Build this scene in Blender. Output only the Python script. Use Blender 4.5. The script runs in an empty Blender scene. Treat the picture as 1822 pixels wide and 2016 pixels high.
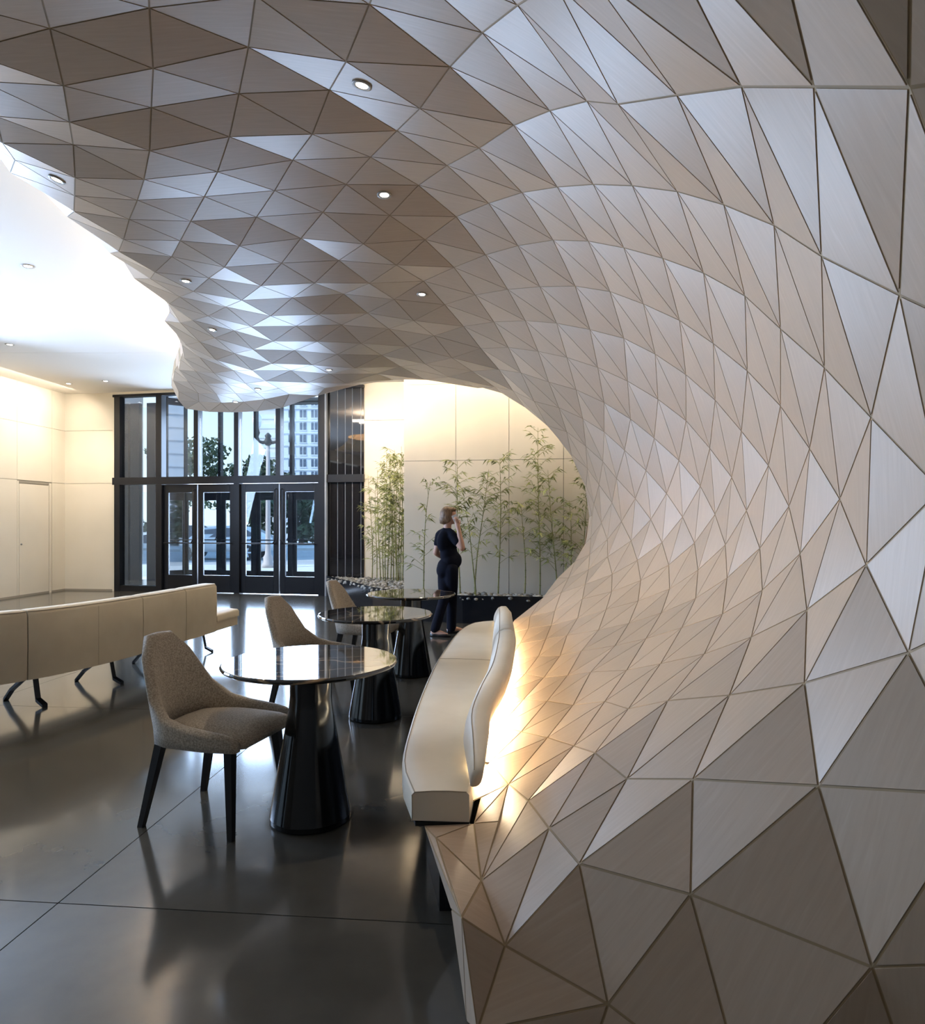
import bpy, bmesh, math, random
from mathutils import Vector, Matrix, noise

random.seed(7)
scene = bpy.context.scene
COL = scene.collection

# ------------------------------------------------------------------ camera
FPX, CAM_H, PX, PY = 1320.0, 1.45, 911.0, 1028.0
cam = bpy.data.cameras.new('camera')
cam_ob = bpy.data.objects.new('camera', cam)
COL.objects.link(cam_ob)
cam.sensor_fit = 'HORIZONTAL'
cam.sensor_width = 36.0
cam.lens = FPX / 1822.0 * 36.0
cam.shift_y = 20.0 / 1822.0
cam.clip_start = 0.05
cam.clip_end = 600
cam_ob.location = (0, 0, CAM_H)
cam_ob.rotation_euler = (math.pi / 2, 0, 0)
scene.camera = cam_ob

# ------------------------------------------------------------------ world, sun, large lights, exposure
world = bpy.data.worlds.new('sky')
scene.world = world
world.use_nodes = True
nt = world.node_tree
nt.nodes.clear()
wo = nt.nodes.new('ShaderNodeOutputWorld')
bg = nt.nodes.new('ShaderNodeBackground')
tc = nt.nodes.new('ShaderNodeTexCoord')
sx = nt.nodes.new('ShaderNodeSeparateXYZ')
cr = nt.nodes.new('ShaderNodeValToRGB')
cr.color_ramp.elements[0].position = 0.0
cr.color_ramp.elements[0].color = (0.80, 0.92, 1.0, 1)
cr.color_ramp.elements[1].position = 0.45
cr.color_ramp.elements[1].color = (0.30, 0.56, 0.95, 1)
nt.links.new(tc.outputs['Generated'], sx.inputs[0])
nt.links.new(sx.outputs['Z'], cr.inputs[0])
nt.links.new(cr.outputs[0], bg.inputs[0])
nt.links.new(bg.outputs[0], wo.inputs[0])
bg.inputs[1].default_value = 1.25


def add_light(name, kind, loc, energy, color, rot=(0, 0, 0), **kw):
    l = bpy.data.lights.new(name, kind)
    l.energy = energy
    l.color = color
    for k, v in kw.items():
        setattr(l, k, v)
    o = bpy.data.objects.new(name, l)
    COL.objects.link(o)
    o.location = loc
    o.rotation_euler = rot
    return o


def aim(o, target):
    d = Vector(target) - o.location
    o.rotation_euler = d.to_track_quat('-Z', 'Y').to_euler()


sun = add_light('sun', 'SUN', (0, 0, 30), 4.0, (1.0, 0.95, 0.88), angle=math.radians(0.6))
sun.rotation_euler = Vector((0.75, 0.35, -0.75)).to_track_quat('-Z', 'Y').to_euler()

# daylight through the entrance glazing
day = add_light('entrance_daylight', 'AREA', (-3.85, 15.35, 2.05), 820.0, (0.60, 0.75, 1.0),
                shape='RECTANGLE', size=4.6, size_y=3.7)
aim(day, (-1.6, 0.0, 2.2))
# daylight through the side windows of the lobby, left of the picture
day2 = add_light('side_window_daylight', 'AREA', (-8.8, 8.0, 2.6), 620.0, (0.50, 0.68, 1.0),
                 shape='RECTANGLE', size=4.2, size_y=2.4)
aim(day2, (1.0, 1.6, 0.4))

scene.view_settings.view_transform = 'Standard'
scene.view_settings.look = 'None'
scene.view_settings.gamma = 1.0
scene.view_settings.use_curve_mapping = False
scene.view_settings.exposure = 0.42


# ------------------------------------------------------------------ materials
def mat(name, color, rough=0.5, metal=0.0, spec=0.5, coat=0.0, emit=None, estr=0.0, sheen=0.0):
    m = bpy.data.materials.new(name)
    m.use_nodes = True
    b = m.node_tree.nodes['Principled BSDF']
    b.inputs['Base Color'].default_value = (*color, 1)
    b.inputs['Roughness'].default_value = rough
    b.inputs['Metallic'].default_value = metal
    b.inputs['Specular IOR Level'].default_value = spec
    b.inputs['Coat Weight'].default_value = coat
    b.inputs['Sheen Weight'].default_value = sheen
    if emit:
        b.inputs['Emission Color'].default_value = (*emit, 1)
        b.inputs['Emission Strength'].default_value = estr
    return m


def noise_color(m, c1, c2, scale=(1, 1, 1), nscale=5.0, detail=4.0, coord='Object', lo=0.35, hi=0.65, bump=0.0, dist=0.0):
    """mix two colours by a stretched noise; optional bump"""
    t = m.node_tree
    b = t.nodes['Principled BSDF']
    co = t.nodes.new('ShaderNodeTexCoord')
    mp = t.nodes.new('ShaderNodeMapping')
    mp.inputs['Scale'].default_value = scale
    nz = t.nodes.new('ShaderNodeTexNoise')
    nz.inputs['Scale'].default_value = nscale
    nz.inputs['Detail'].default_value = detail
    nz.inputs['Distortion'].default_value = dist
    rp = t.nodes.new('ShaderNodeValToRGB')
    rp.color_ramp.elements[0].position = lo
    rp.color_ramp.elements[0].color = (*c1, 1)
    rp.color_ramp.elements[1].position = hi
    rp.color_ramp.elements[1].color = (*c2, 1)
    t.links.new(co.outputs[coord], mp.inputs[0])
    t.links.new(mp.outputs[0], nz.inputs['Vector'])
    t.links.new(nz.outputs['Fac'], rp.inputs[0])
    t.links.new(rp.outputs[0], b.inputs['Base Color'])
    if bump:
        bp = t.nodes.new('ShaderNodeBump')
        bp.inputs['Strength'].default_value = bump
        bp.inputs['Distance'].default_value = 0.002
        t.links.new(nz.outputs['Fac'], bp.inputs['Height'])
        t.links.new(bp.outputs[0], b.inputs['Normal'])
    return rp


def glass_mat(name, tint, ior=1.5, rough=0.0):
    m = bpy.data.materials.new(name)
    m.use_nodes = True
    t = m.node_tree
    t.nodes.clear()
    out = t.nodes.new('ShaderNodeOutputMaterial')
    mx = t.nodes.new('ShaderNodeMixShader')
    tr = t.nodes.new('ShaderNodeBsdfTransparent')
    tr.inputs[0].default_value = (*tint, 1)
    gl = t.nodes.new('ShaderNodeBsdfGlossy')
    gl.inputs['Roughness'].default_value = rough
    fr = t.nodes.new('ShaderNodeFresnel')
    fr.inputs['IOR'].default_value = ior
    t.links.new(fr.outputs[0], mx.inputs[0])
    t.links.new(tr.outputs[0], mx.inputs[1])
    t.links.new(gl.outputs[0], mx.inputs[2])
    t.links.new(mx.outputs[0], out.inputs[0])
    return m


def wood_mat():
    m = mat('whitewashed_oak', (0.6, 0.5, 0.4), rough=0.36, spec=0.55)
    t = m.node_tree
    b = t.nodes['Principled BSDF']
    uv = t.nodes.new('ShaderNodeUVMap')
    mp = t.nodes.new('ShaderNodeMapping')
    mp.inputs['Scale'].default_value = (2.6, 34.0, 1)
    n1 = t.nodes.new('ShaderNodeTexNoise')
    n1.inputs['Scale'].default_value = 2.2
    n1.inputs['Detail'].default_value = 6
    n1.inputs['Distortion'].default_value = 0.6
    r1 = t.nodes.new('ShaderNodeValToRGB')
    r1.color_ramp.elements[0].position = 0.34
    r1.color_ramp.elements[0].color = (0.475, 0.352, 0.248, 1)
    r1.color_ramp.elements[1].position = 0.62
    r1.color_ramp.elements[1].color = (0.51, 0.383, 0.275, 1)
    e = r1.color_ramp.elements.new(0.80)
    e.color = (0.55, 0.43, 0.32, 1)
    geo = t.nodes.new('ShaderNodeNewGeometry')
    hsv = t.nodes.new('ShaderNodeHueSaturation')
    mr = t.nodes.new('ShaderNodeMapRange')
    mr.inputs['To Min'].default_value = 0.88
    mr.inputs['To Max'].default_value = 1.06
    bp = t.nodes.new('ShaderNodeBump')
    bp.inputs['Strength'].default_value = 0.04
    bp.inputs['Distance'].default_value = 0.001
    t.links.new(uv.outputs[0], mp.inputs[0])
    t.links.new(mp.outputs[0], n1.inputs['Vector'])
    t.links.new(n1.outputs['Fac'], r1.inputs[0])
    t.links.new(geo.outputs['Random Per Island'], mr.inputs['Value'])
    t.links.new(mr.outputs[0], hsv.inputs['Value'])
    t.links.new(r1.outputs[0], hsv.inputs['Color'])
    t.links.new(hsv.outputs[0], b.inputs['Base Color'])
    t.links.new(n1.outputs['Fac'], bp.inputs['Height'])
    t.links.new(bp.outputs[0], b.inputs['Normal'])
    return m


M = {}
M['wood'] = wood_mat()
M['groove'] = mat('bronze_joint', (0.34, 0.24, 0.13), rough=0.6)
M['floor'] = mat('polished_concrete', (0.06, 0.056, 0.05), rough=0.12, spec=0.75)
noise_color(M['floor'], (0.060, 0.055, 0.046), (0.088, 0.081, 0.068), nscale=3.0, detail=8, lo=0.3, hi=0.7)
M['floor_joint'] = mat('floor_joint', (0.02, 0.019, 0.018), rough=0.5)
M['ceiling'] = mat('white_ceiling', (0.80, 0.755, 0.69), rough=0.7)
M['panel'] = mat('cream_wall_panel', (0.72, 0.67, 0.58), rough=0.32, spec=0.4)
noise_color(M['panel'], (0.68, 0.62, 0.51), (0.71, 0.65, 0.54), nscale=1.3, detail=2)
M['panel_gap'] = mat('wall_joint', (0.28, 0.25, 0.20), rough=0.8)
M['darkwall'] = mat('dark_plaster', (0.10, 0.095, 0.09), rough=0.7)
M['backwall'] = mat('warm_plaster', (0.42, 0.38, 0.33), rough=0.8)
M['frame'] = mat('black_anodised', (0.007, 0.008, 0.012), rough=0.35, spec=0.35)
M['steel'] = mat('brushed_steel', (0.35, 0.37, 0.40), rough=0.25, metal=1.0)
M['glass'] = glass_mat('clear_glass', (0.93, 0.97, 1.0), 1.38)
M['blackglass'] = mat('black_glass', (0.012, 0.012, 0.014), rough=0.03, spec=0.9, coat=0.5)
M['glassedge'] = mat('glass_edge', (0.30, 0.33, 0.38), rough=0.25)
M['planter'] = mat('black_steel', (0.012, 0.013, 0.016), rough=0.18, spec=0.5)
M['pebble'] = mat('grey_pebble', (0.3, 0.29, 0.26), rough=0.7)
noise_color(M['pebble'], (0.16, 0.155, 0.14), (0.50, 0.48, 0.43), nscale=9.0, detail=1)
M['fabric'] = mat('taupe_fabric', (0.30, 0.25, 0.19), rough=0.9, sheen=0.25)
noise_color(M['fabric'], (0.27, 0.225, 0.17), (0.50, 0.43, 0.34), nscale=140.0, detail=3, bump=0.25)
M['leather'] = mat('cream_leather', (0.66, 0.58, 0.46), rough=0.45, spec=0.4)
noise_color(M['leather'], (0.74, 0.66, 0.53), (0.78, 0.70, 0.57), nscale=6.0, detail=3, bump=0.05)
M['sofa'] = mat('cream_sofa_leather', (0.62, 0.54, 0.40), rough=0.5, spec=0.35)
noise_color(M['sofa'], (0.60, 0.52, 0.385), (0.64, 0.56, 0.42), nscale=6.0, detail=3, bump=0.05)
M['seam'] = mat('leather_seam', (0.36, 0.30, 0.22), rough=0.7)
M['blackwood'] = mat('black_stained_wood', (0.010, 0.009, 0.009), rough=0.4)
M['lacquer'] = mat('black_lacquer', (0.006, 0.006, 0.006), rough=0.12, spec=0.6)
M['chrome'] = mat('chrome', (0.7, 0.7, 0.72), rough=0.12, metal=1.0)
M['lamp'] = mat('lamp_lens', (1, 1, 1), emit=(1.0, 0.93, 0.82), estr=14.0)
M['lamptrim'] = mat('lamp_trim', (0.42, 0.38, 0.33), rough=0.4)
M['led'] = mat('led_strip', (1, 1, 1), emit=(1.0, 0.87, 0.64), estr=32.0)
M['cove'] = mat('cove_strip', (1, 1, 1), emit=(1.0, 0.85, 0.66), estr=85.0)
M['wash'] = mat('wall_wash_strip', (1, 1, 1), emit=(1.0, 0.85, 0.62), estr=14.0)
M['skin'] = mat('skin', (0.58, 0.33, 0.24), rough=0.5)
M['hair'] = mat('hair', (0.20, 0.11, 0.06), rough=0.5)
noise_color(M['hair'], (0.13, 0.07, 0.035), (0.30, 0.18, 0.10), scale=(1, 1, 0.2), nscale=60.0, detail=2)
M['navy'] = mat('navy_cloth', (0.009, 0.010, 0.019), rough=0.9, spec=0.15)
M['oak'] = mat('plain_oak', (0.52, 0.40, 0.29), rough=0.5)
M['shoe'] = mat('black_shoe', (0.008, 0.008, 0.009), rough=0.25)
M['phone'] = mat('white_phone', (0.75, 0.72, 0.70), rough=0.3)
M['cane'] = mat('bamboo_cane', (0.22, 0.22, 0.06), rough=0.5)
noise_color(M['cane'], (0.20, 0.19, 0.05), (0.30, 0.29, 0.10), nscale=4.0)
M['leaf'] = mat('bamboo_leaf', (0.22, 0.30, 0.06), rough=0.5)
noise_color(M['leaf'], (0.16, 0.19, 0.045), (0.42, 0.43, 0.16), nscale=5.0)
M['treeleaf'] = mat('tree_leaf', (0.05, 0.10, 0.03), rough=0.6)
noise_color(M['treeleaf'], (0.022, 0.045, 0.018), (0.06, 0.095, 0.04), nscale=0.8)
M['bark'] = mat('bark', (0.09, 0.07, 0.05), rough=0.9)
M['street'] = mat('street_asphalt', (0.42, 0.42, 0.42), rough=0.9)
noise_color(M['street'], (0.36, 0.36, 0.36), (0.46, 0.46, 0.45), nscale=0.6)
M['pavement'] = mat('pavement', (0.62, 0.60, 0.57), rough=0.9)
M['stone'] = mat('pale_stone', (0.62, 0.66, 0.72), rough=0.8)
M['stone2'] = mat('brown_stone', (0.42, 0.36, 0.32), rough=0.8)
M['bwin'] = mat('tower_window', (0.06, 0.09, 0.14), rough=0.1, spec=0.8)
M['lamppost'] = mat('lamp_post_paint', (0.50, 0.44, 0.42), rough=0.6)
M['lampiron'] = mat('dark_iron', (0.05, 0.045, 0.045), rough=0.5)
M['globe'] = mat('milk_glass', (0.85, 0.87, 0.9), rough=0.3)
M['carwhite'] = mat('white_car_paint', (0.78, 0.80, 0.82), rough=0.2, coat=0.5)
M['carblack'] = mat('car_trim', (0.02, 0.02, 0.022), rough=0.4)
M['signback'] = mat('sign_back', (0.62, 0.62, 0.63), rough=0.5)


def marble_mat():
    m = mat('black_marble', (0.01, 0.01, 0.011), rough=0.04, spec=0.7, coat=0.6)
    t = m.node_tree
    b = t.nodes['Principled BSDF']
    b.inputs['Coat Roughness'].default_value = 0.02
    co = t.nodes.new('ShaderNodeTexCoord')
    mp = t.nodes.new('ShaderNodeMapping')
    mp.inputs['Rotation'].default_value = (0, 0, 0.5)
    mp.inputs['Scale'].default_value = (0.55, 2.2, 1)
    vo = t.nodes.new('ShaderNodeTexVoronoi')
    vo.feature = 'DISTANCE_TO_EDGE'
    vo.inputs['Scale'].default_value = 2.0
    nz = t.nodes.new('ShaderNodeTexNoise')
    nz.inputs['Scale'].default_value = 3.0
    mx = t.nodes.new('ShaderNodeVectorMath')
    mx.operation = 'MULTIPLY_ADD'
    mx.inputs[1].default_value = (0.25, 0.25, 0.25)
    rp = t.nodes.new('ShaderNodeValToRGB')
    rp.color_ramp.elements[0].position = 0.0
    rp.color_ramp.elements[0].color = (0.42, 0.30, 0.18, 1)
    rp.color_ramp.elements[1].position = 0.022
    rp.color_ramp.elements[1].color = (0.008, 0.008, 0.009, 1)
    t.links.new(co.outputs['Object'], mp.inputs[0])
    t.links.new(co.outputs['Object'], nz.inputs['Vector'])
    t.links.new(nz.outputs['Color'], mx.inputs[0])
    t.links.new(mp.outputs[0], mx.inputs[2])
    t.links.new(mx.outputs[0], vo.inputs['Vector'])
    t.links.new(vo.outputs['Distance'], rp.inputs[0])
    t.links.new(rp.outputs[0], b.inputs['Base Color'])
    return m


M['marble'] = marble_mat()


# ------------------------------------------------------------------ helpers
def px(x, y, Y):
    """point seen at pixel (x, y) at distance Y from the camera plane"""
    return Vector(((x - PX) / FPX * Y, Y, CAM_H + (PY - y) / FPX * Y))


def px_z(x, y, z):
    """point seen at pixel (x, y) lying at height z"""
    return px(x, y, (z - CAM_H) * FPX / (PY - y))


def tag(o, label=None, cat=None, group=None, kind=None):
    if label:
        o['label'] = label
    if cat:
        o['category'] = cat
    if group:
        o['group'] = group
    if kind:
        o['kind'] = kind
    return o


def empty(name, loc=(0, 0, 0), rz=0.0):
    o = bpy.data.objects.new(name, None)
    o.empty_display_size = 0.1
    COL.objects.link(o)
    o.location = loc
    o.rotation_euler = (0, 0, rz)
    return o


def link(name, me, parent=None, loc=None, rot=None):
    o = bpy.data.objects.new(name, me)
    COL.objects.link(o)
    if parent is not None:
        o.parent = parent
    if loc is not None:
        o.location = loc
    if rot is not None:
        o.rotation_euler = rot
    return o


def obj(name, bm, material, parent=None, smooth=False, loc=None, rot=None):
    me = bpy.data.meshes.new(name)
    bm.normal_update()
    bm.to_mesh(me)
    bm.free()
    if smooth:
        me.polygons.foreach_set('use_smooth', [True] * len(me.polygons))
    me.materials.append(M[material] if isinstance(material, str) else material)
    return link(name, me, parent, loc, rot)


def smooth_angle(o, deg=40):
    me = o.data
    me.polygons.foreach_set('use_smooth', [True] * len(me.polygons))
    try:
        me.set_sharp_from_angle(angle=math.radians(deg))
    except Exception:
        pass
    return o


def bx(bm, x0, x1, y0, y1, z0, z1, mtx=None):
    vs = [bm.verts.new(Vector(c) if mtx is None else mtx @ Vector(c)) for c in
          ((x0, y0, z0), (x1, y0, z0), (x1, y1, z0), (x0, y1, z0), (x0, y0, z1), (x1, y0, z1), (x1, y1, z1), (x0, y1, z1))]
    for f in ((3, 2, 1, 0), (4, 5, 6, 7), (0, 1, 5, 4), (1, 2, 6, 5), (2, 3, 7, 6), (3, 0, 4, 7)):
        bm.faces.new([vs[i] for i in f])
    return vs


def box(name, x0, x1, y0, y1, z0, z1, material, parent=None, bevel=0.0, seg=2):
    bm = bmesh.new()
    bx(bm, x0, x1, y0, y1, z0, z1)
    if bevel:
        bmesh.ops.bevel(bm, geom=bm.edges[:], offset=bevel, segments=seg, affect='EDGES', profile=0.5)
    o = obj(name, bm, material, parent)
    if bevel:
        smooth_angle(o)
    return o


def tube(bm, pts, radii, seg=8, cap=True):
    pts = [Vector(p) for p in pts]
    rings = []
    up = Vector((0, 0, 1))
    n = len(pts)
    for i, p in enumerate(pts):
        d = (pts[min(i + 1, n - 1)] - pts[max(i - 1, 0)]).normalized()
        a = d.cross(up)
        if a.length < 1e-3:
            a = d.cross(Vector((0, 1, 0)))
        a.normalize()
        b = d.cross(a).normalized()
        r = radii[i] if isinstance(radii, (list, tuple)) else radii
        rings.append([bm.verts.new(p + (a * math.cos(t) + b * math.sin(t)) * r) for t in
                      [2 * math.pi * k / seg for k in range(seg)]])
    for i in range(n - 1):
        for k in range(seg):
            bm.faces.new((rings[i][k], rings[i][(k + 1) % seg], rings[i + 1][(k + 1) % seg], rings[i + 1][k]))
    if cap:
        bm.faces.new(rings[0][::-1])
        bm.faces.new(rings[-1])
    return rings


def lathe(bm, prof, seg=48, cap=True):
    """prof: list of (radius, z) bottom to top"""
    rings = []
    for r, z in prof:
        rings.append([bm.verts.new((r * math.cos(2 * math.pi * k / seg), r * math.sin(2 * math.pi * k / seg), z)) for k in range(seg)])
    for i in range(len(prof) - 1):
        for k in range(seg):
            bm.faces.new((rings[i][k], rings[i][(k + 1) % seg], rings[i + 1][(k + 1) % seg], rings[i + 1][k]))
    if cap:
        bm.faces.new(rings[0][::-1])
        bm.faces.new(rings[-1])
    return rings


def ellipsoid(bm, c, r, sub=2, rot=None):
    res = bmesh.ops.create_icosphere(bm, subdivisions=sub, radius=1.0)
    mt = Matrix.Translation(Vector(c)) @ (rot if rot is not None else Matrix.Identity(4)) @ Matrix.Diagonal((*r, 1))
    bmesh.ops.transform(bm, matrix=mt, verts=res['verts'])


def loft(bm, sections, close_ends=True, closed=True):
    rings = [[bm.verts.new(p) for p in s] for s in sections]
    m = len(rings[0])
    for i in range(len(rings) - 1):
        for k in range(m if closed else m - 1):
            bm.faces.new((rings[i][k], rings[i][(k + 1) % m], rings[i + 1][(k + 1) % m], rings[i + 1][k]))
    if close_ends and closed:
        bm.faces.new(rings[0][::-1])
        bm.faces.new(rings[-1])
    return rings


def interp(tab, t):
    """piecewise linear: tab = [(t, v), ...]"""
    if t <= tab[0][0]:
        return tab[0][1]
    for (a, va), (b, vb) in zip(tab, tab[1:]):
        if t <= b:
            f = (t - a) / (b - a)
            if isinstance(va, (tuple, list)):
                return tuple(p + (q - p) * f for p, q in zip(va, vb))
            return va + (vb - va) * f
    return tab[-1][1]


def smoothline(pts, n):
    """Catmull-Rom through pts, n samples"""
    pts = [Vector(p) for p in pts]
    P = [2 * pts[0] - pts[1]] + pts + [2 * pts[-1] - pts[-2]]
    L = [0]
    for a, b in zip(pts, pts[1:]):
        L.append(L[-1] + (b - a).length)
    out = []
    for i in range(n):
        s = L[-1] * i / (n - 1)
        k = 0
        while k < len(pts) - 2 and s > L[k + 1]:
            k += 1
        t = (s - L[k]) / max(1e-9, L[k + 1] - L[k])
        p0, p1, p2, p3 = P[k], P[k + 1], P[k + 2], P[k + 3]
        out.append(0.5 * ((2 * p1) + (p2 - p0) * t + (2 * p0 - 5 * p1 + 4 * p2 - p3) * t * t + (3 * p1 - p0 - 3 * p2 + p3) * t ** 3))
    return out


# ------------------------------------------------------------------ the room
CEIL = 4.18


def struct(o):
    o['kind'] = 'structure'
    return o


# floor: concrete slabs cut by sawn joints
floor = struct(empty('floor', (-1.495, 3.05, 0), math.radians(-5.2)))
box('bed', -9.5, 8.0, -8.0, 13.2, -0.12, -0.006, 'floor_joint', floor)
SL = 2.55
slab_me = {}
for i in range(-4, 4):
    for j in range(-4, 6):
        x0, y0 = i * SL, -0.5 + j * SL
        if j == 4:
            y1 = 13.2
        else:
            y1 = y0 + SL
        if j == 5:
            continue
        key = round(y1 - y0, 2)
        if key not in slab_me:
            bm = bmesh.new()
            bx(bm, 0.0025, SL - 0.0025, 0.0025, y1 - y0 - 0.0025, -0.02, 0)
            me = bpy.data.meshes.new('slab')
            bm.to_mesh(me)
            bm.free()
            me.materials.append(M['floor'])
            slab_me[key] = me
        link('slab', slab_me[key], floor, (x0, y0, 0))

ceiling = struct(empty('ceiling'))
box('board', -10.6, 5.0, -6.8, 10.8, CEIL, CEIL + 0.2, 'ceiling', ceiling)
box('board', -10.6, 5.0, 10.808, 14.6, CEIL, CEIL + 0.2, 'ceiling', ceiling)
box('joint', -10.6, 5.0, 10.8, 10.808, CEIL + 0.01, CEIL + 0.1, 'panel_gap', ceiling)


def panel_wall(name, p0, p1, thick, z0, z1, xs, zs, material='panel', gap=0.007, skip=()):
    """wall from p0 to p1 (the room lies on its right-hand side seen from p0), face split into panels"""
    p0, p1 = Vector((*p0, 0)), Vector((*p1, 0))
    d = p1 - p0
    L = d.length
    root = struct(empty(name, p0, math.atan2(d.y, d.x)))
    box('core', 0, L, 0.02, thick, z0, z1, 'panel_gap', root)
    xe = [0] + list(xs) + [L]
    ze = [z0] + list(zs) + [z1]
    for i in range(len(xe) - 1):
        for j in range(len(ze) - 1):
            if (i, j) in skip:
                continue
            box('panel', xe[i] + (gap / 2 if i else 0), xe[i + 1] - (gap / 2 if i < len(xe) - 2 else 0), 0, 0.02,
                ze[j] + (gap / 2 if j else 0), ze[j + 1] - (gap / 2 if j < len(ze) - 2 else 0), material, root)
    return root


# left wall runs towards the entrance: plain panels beyond the side windows
LW0, LW1 = Vector((-8.83, 10.2)), Vector((-8.47, 14.28))
LWL = (LW1 - LW0).length
DX0, DX1 = LWL - 1.36, LWL - 0.40
xs = [DX0 - 1.25, DX0, DX1]
nx = len(xs)
wall_left = panel_wall('wall_left', LW0, LW1, 0.25, 0.0, CEIL, xs, [2.27, 3.39], skip={(nx - 1, 0)})
door = struct(empty('door_1'))
door.parent = wall_left
box('door_leaf', DX0 + 0.05, DX1 - 0.10, -0.002, 0.018, 0.012, 2.20, 'panel', door)
box('jamb', DX1 - 0.085, DX1 - 0.03, -0.012, 0.018, 0.0, 2.25, 'panel', door)
box('jamb', DX0, DX0 + 0.04, -0.002, 0.018, 0.0, 2.25, 'panel', door)
box('head', DX0, DX1 - 0.03, 0.0, 0.018, 2.215, 2.262, 'panel_gap', door)
bm = bmesh.new()
ellipsoid(bm, (DX0 + 0.09, -0.015, 1.02), (0.018, 0.018, 0.018), 2)
obj('lock', bm, 'steel', door, True)

wall_front = panel_wall('wall_front', (-8.47, 14.28), (-7.40, 14.16), 0.3, 0.0, CEIL, [], [2.27, 3.39])
box('reveal', wall_front.location.x * 0 + 1.076, 1.13, 0.0, 0.35, 0.0, CEIL, 'panel', wall_front)
for nm, a, b in (('baseboard_left', LW0, LW1), ('baseboard_front', Vector((-8.47, 14.28)), Vector((-7.40, 14.16)))):
    d = b - a
    r = struct(empty(nm, (a.x, a.y, 0), math.atan2(d.y, d.x)))
    box('skirting', 0, d.length, -0.006, 0.0, 0.0, 0.035, 'panel_gap', r)

# side windows of the lobby and the walls behind and beside the camera
SW0 = Vector((-9.83, -1.2))
sw_d = LW0 - SW0
w4 = struct(empty('window_4', (SW0.x, SW0.y, 0), math.atan2(sw_d.y, sw_d.x)))
nb = 8
for k in range(nb + 1):
    x = sw_d.length * k / nb
    box('mullion', x - 0.03, x + 0.03, 0.0, 0.14, 0, 3.8, 'frame', w4)
    if k < nb:
        box('pane', x + 0.03, x + sw_d.length / nb - 0.03, 0.06, 0.07, 0.08, 3.75, 'glass', w4)
box('sill', 0, sw_d.length, 0.0, 0.14, 0, 0.08, 'frame', w4)
box('lintel', 0, sw_d.length, 0.0, 0.3, 3.8, CEIL, 'panel', w4)
struct(box('wall_left_rear', -10.25, -9.85, -6.6, -1.2, 0, CEIL, 'backwall'))
struct(box('wall_right', 4.0, 4.2, -6.6, 14.4, 0, CEIL, 'backwall'))
struct(box('wall_back', -10.3, 4.2, -6.8, -6.6, 0, CEIL, 'backwall'))

# garden walls at the far end (one behind the other)
wall_far = panel_wall('wall_garden_far', (-1.93, 13.12), (3.2, 12.6), 0.3, 0.36, CEIL, [0.82, 1.64, 2.46, 3.28, 4.1], [2.29, 3.44])
WB0, WB1 = Vector((-0.912, 10.45)), Vector((4.0, 9.66))
wall_near = panel_wall('wall_garden_near', WB0, WB1, 0.22, 0.0, CEIL, [0.82 * k for k in range(1, 6)], [2.40, 3.585])

# ------------------------------------------------------------------ entrance glazing
FA, FB = Vector((-7.36, 14.17)), Vector((-1.92, 13.10))
FD = (FB - FA).normalized()
FN = Vector((-FD.y, FD.x))
FROT = math.atan2(FD.y, FD.x)
FLEN = (FB - FA).length


def ft(x, off=0.0):
    """distance along the glazing line (moved outwards by off) where pixel column x meets it"""
    o = FA + FN * off
    k = (x - PX) / FPX
    return (k * o.y - o.x) / (FD.x - k * FD.y)


TR0, TR1 = 2.235, 2.385       # transom
HEADZ = 4.13
w1 = struct(empty('window_1', (FA.x, FA.y, 0), FROT))


def mull(t, w, y0, y1, z0, z1, parent, name='mullion', m='frame'):
    return box(name, t - w / 2, t + w / 2, y0, y1, z0, z1, m, parent)


tm = [ft(x) for x in (234, 316, 389, 468, 550, 637)]
mull(tm[0], 0.13, -0.06, 0.10, 0, HEADZ, w1, 'jamb')
mull(tm[1], 0.13, -0.06, 0.10, 0, HEADZ, w1)
for t in tm[2:5]:
    mull(t, 0.10, -0.06, 0.10, TR1, HEADZ, w1)
mull(tm[5], 0.14, -0.10, 0.12, 0, HEADZ, w1, 'post')
box('edge_trim', tm[5] + 0.07, tm[5] + 0.10, -0.105, -0.02, 0, HEADZ, 'glassedge', w1)
box('transom', 0, FLEN, -0.07, 0.11, TR0, TR1, 'frame', w1)
box('head', 0, FLEN, -0.06, 0.10, HEADZ - 0.05, HEADZ, 'frame', w1)
box('sill', tm[0], tm[1], -0.05, 0.10, 0, 0.12, 'frame', w1)
for a, b in zip(tm, tm[1:]):
    box('pane', a + 0.05, b - 0.05, 0.015, 0.027, TR1, HEADZ - 0.05, 'glass', w1)
box('pane', tm[0] + 0.06, tm[1] - 0.06, 0.015, 0.027, 0.12, TR0, 'glass', w1)
box('soffit', 0, FLEN, -0.06, 0.3, HEADZ, CEIL, 'panel', w1)

# black glass cladding beside the post
w2 = struct(empty('window_2', (FA.x, FA.y, 0), FROT))
te = [tm[5] + 0.12] + [ft(x) for x in (665, 680, 694, 711)] + [FLEN]
for a, b in zip(te, te[1:]):
    box('pane', a + 0.006, b - 0.006, 0.0, 0.02, 0, TR0, 'blackglass', w2)
    box('pane', a + 0.006, b - 0.006, 0.0, 0.02, TR1, HEADZ, 'blackglass', w2)
for t in te[1:-1]:
    box('joint', t - 0.0035, t + 0.0035, -0.002, 0.018, 0, HEADZ, 'glassedge', w2)
box('backing', te[0], FLEN, 0.02, 0.2, 0, HEADZ, 'darkwall', w2)

# four inner door leaves
DOORX = [(316, 389), (389, 468), (468, 550), (550, 637)]
pushbar_side = [1, -1, 1, -1]


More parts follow.
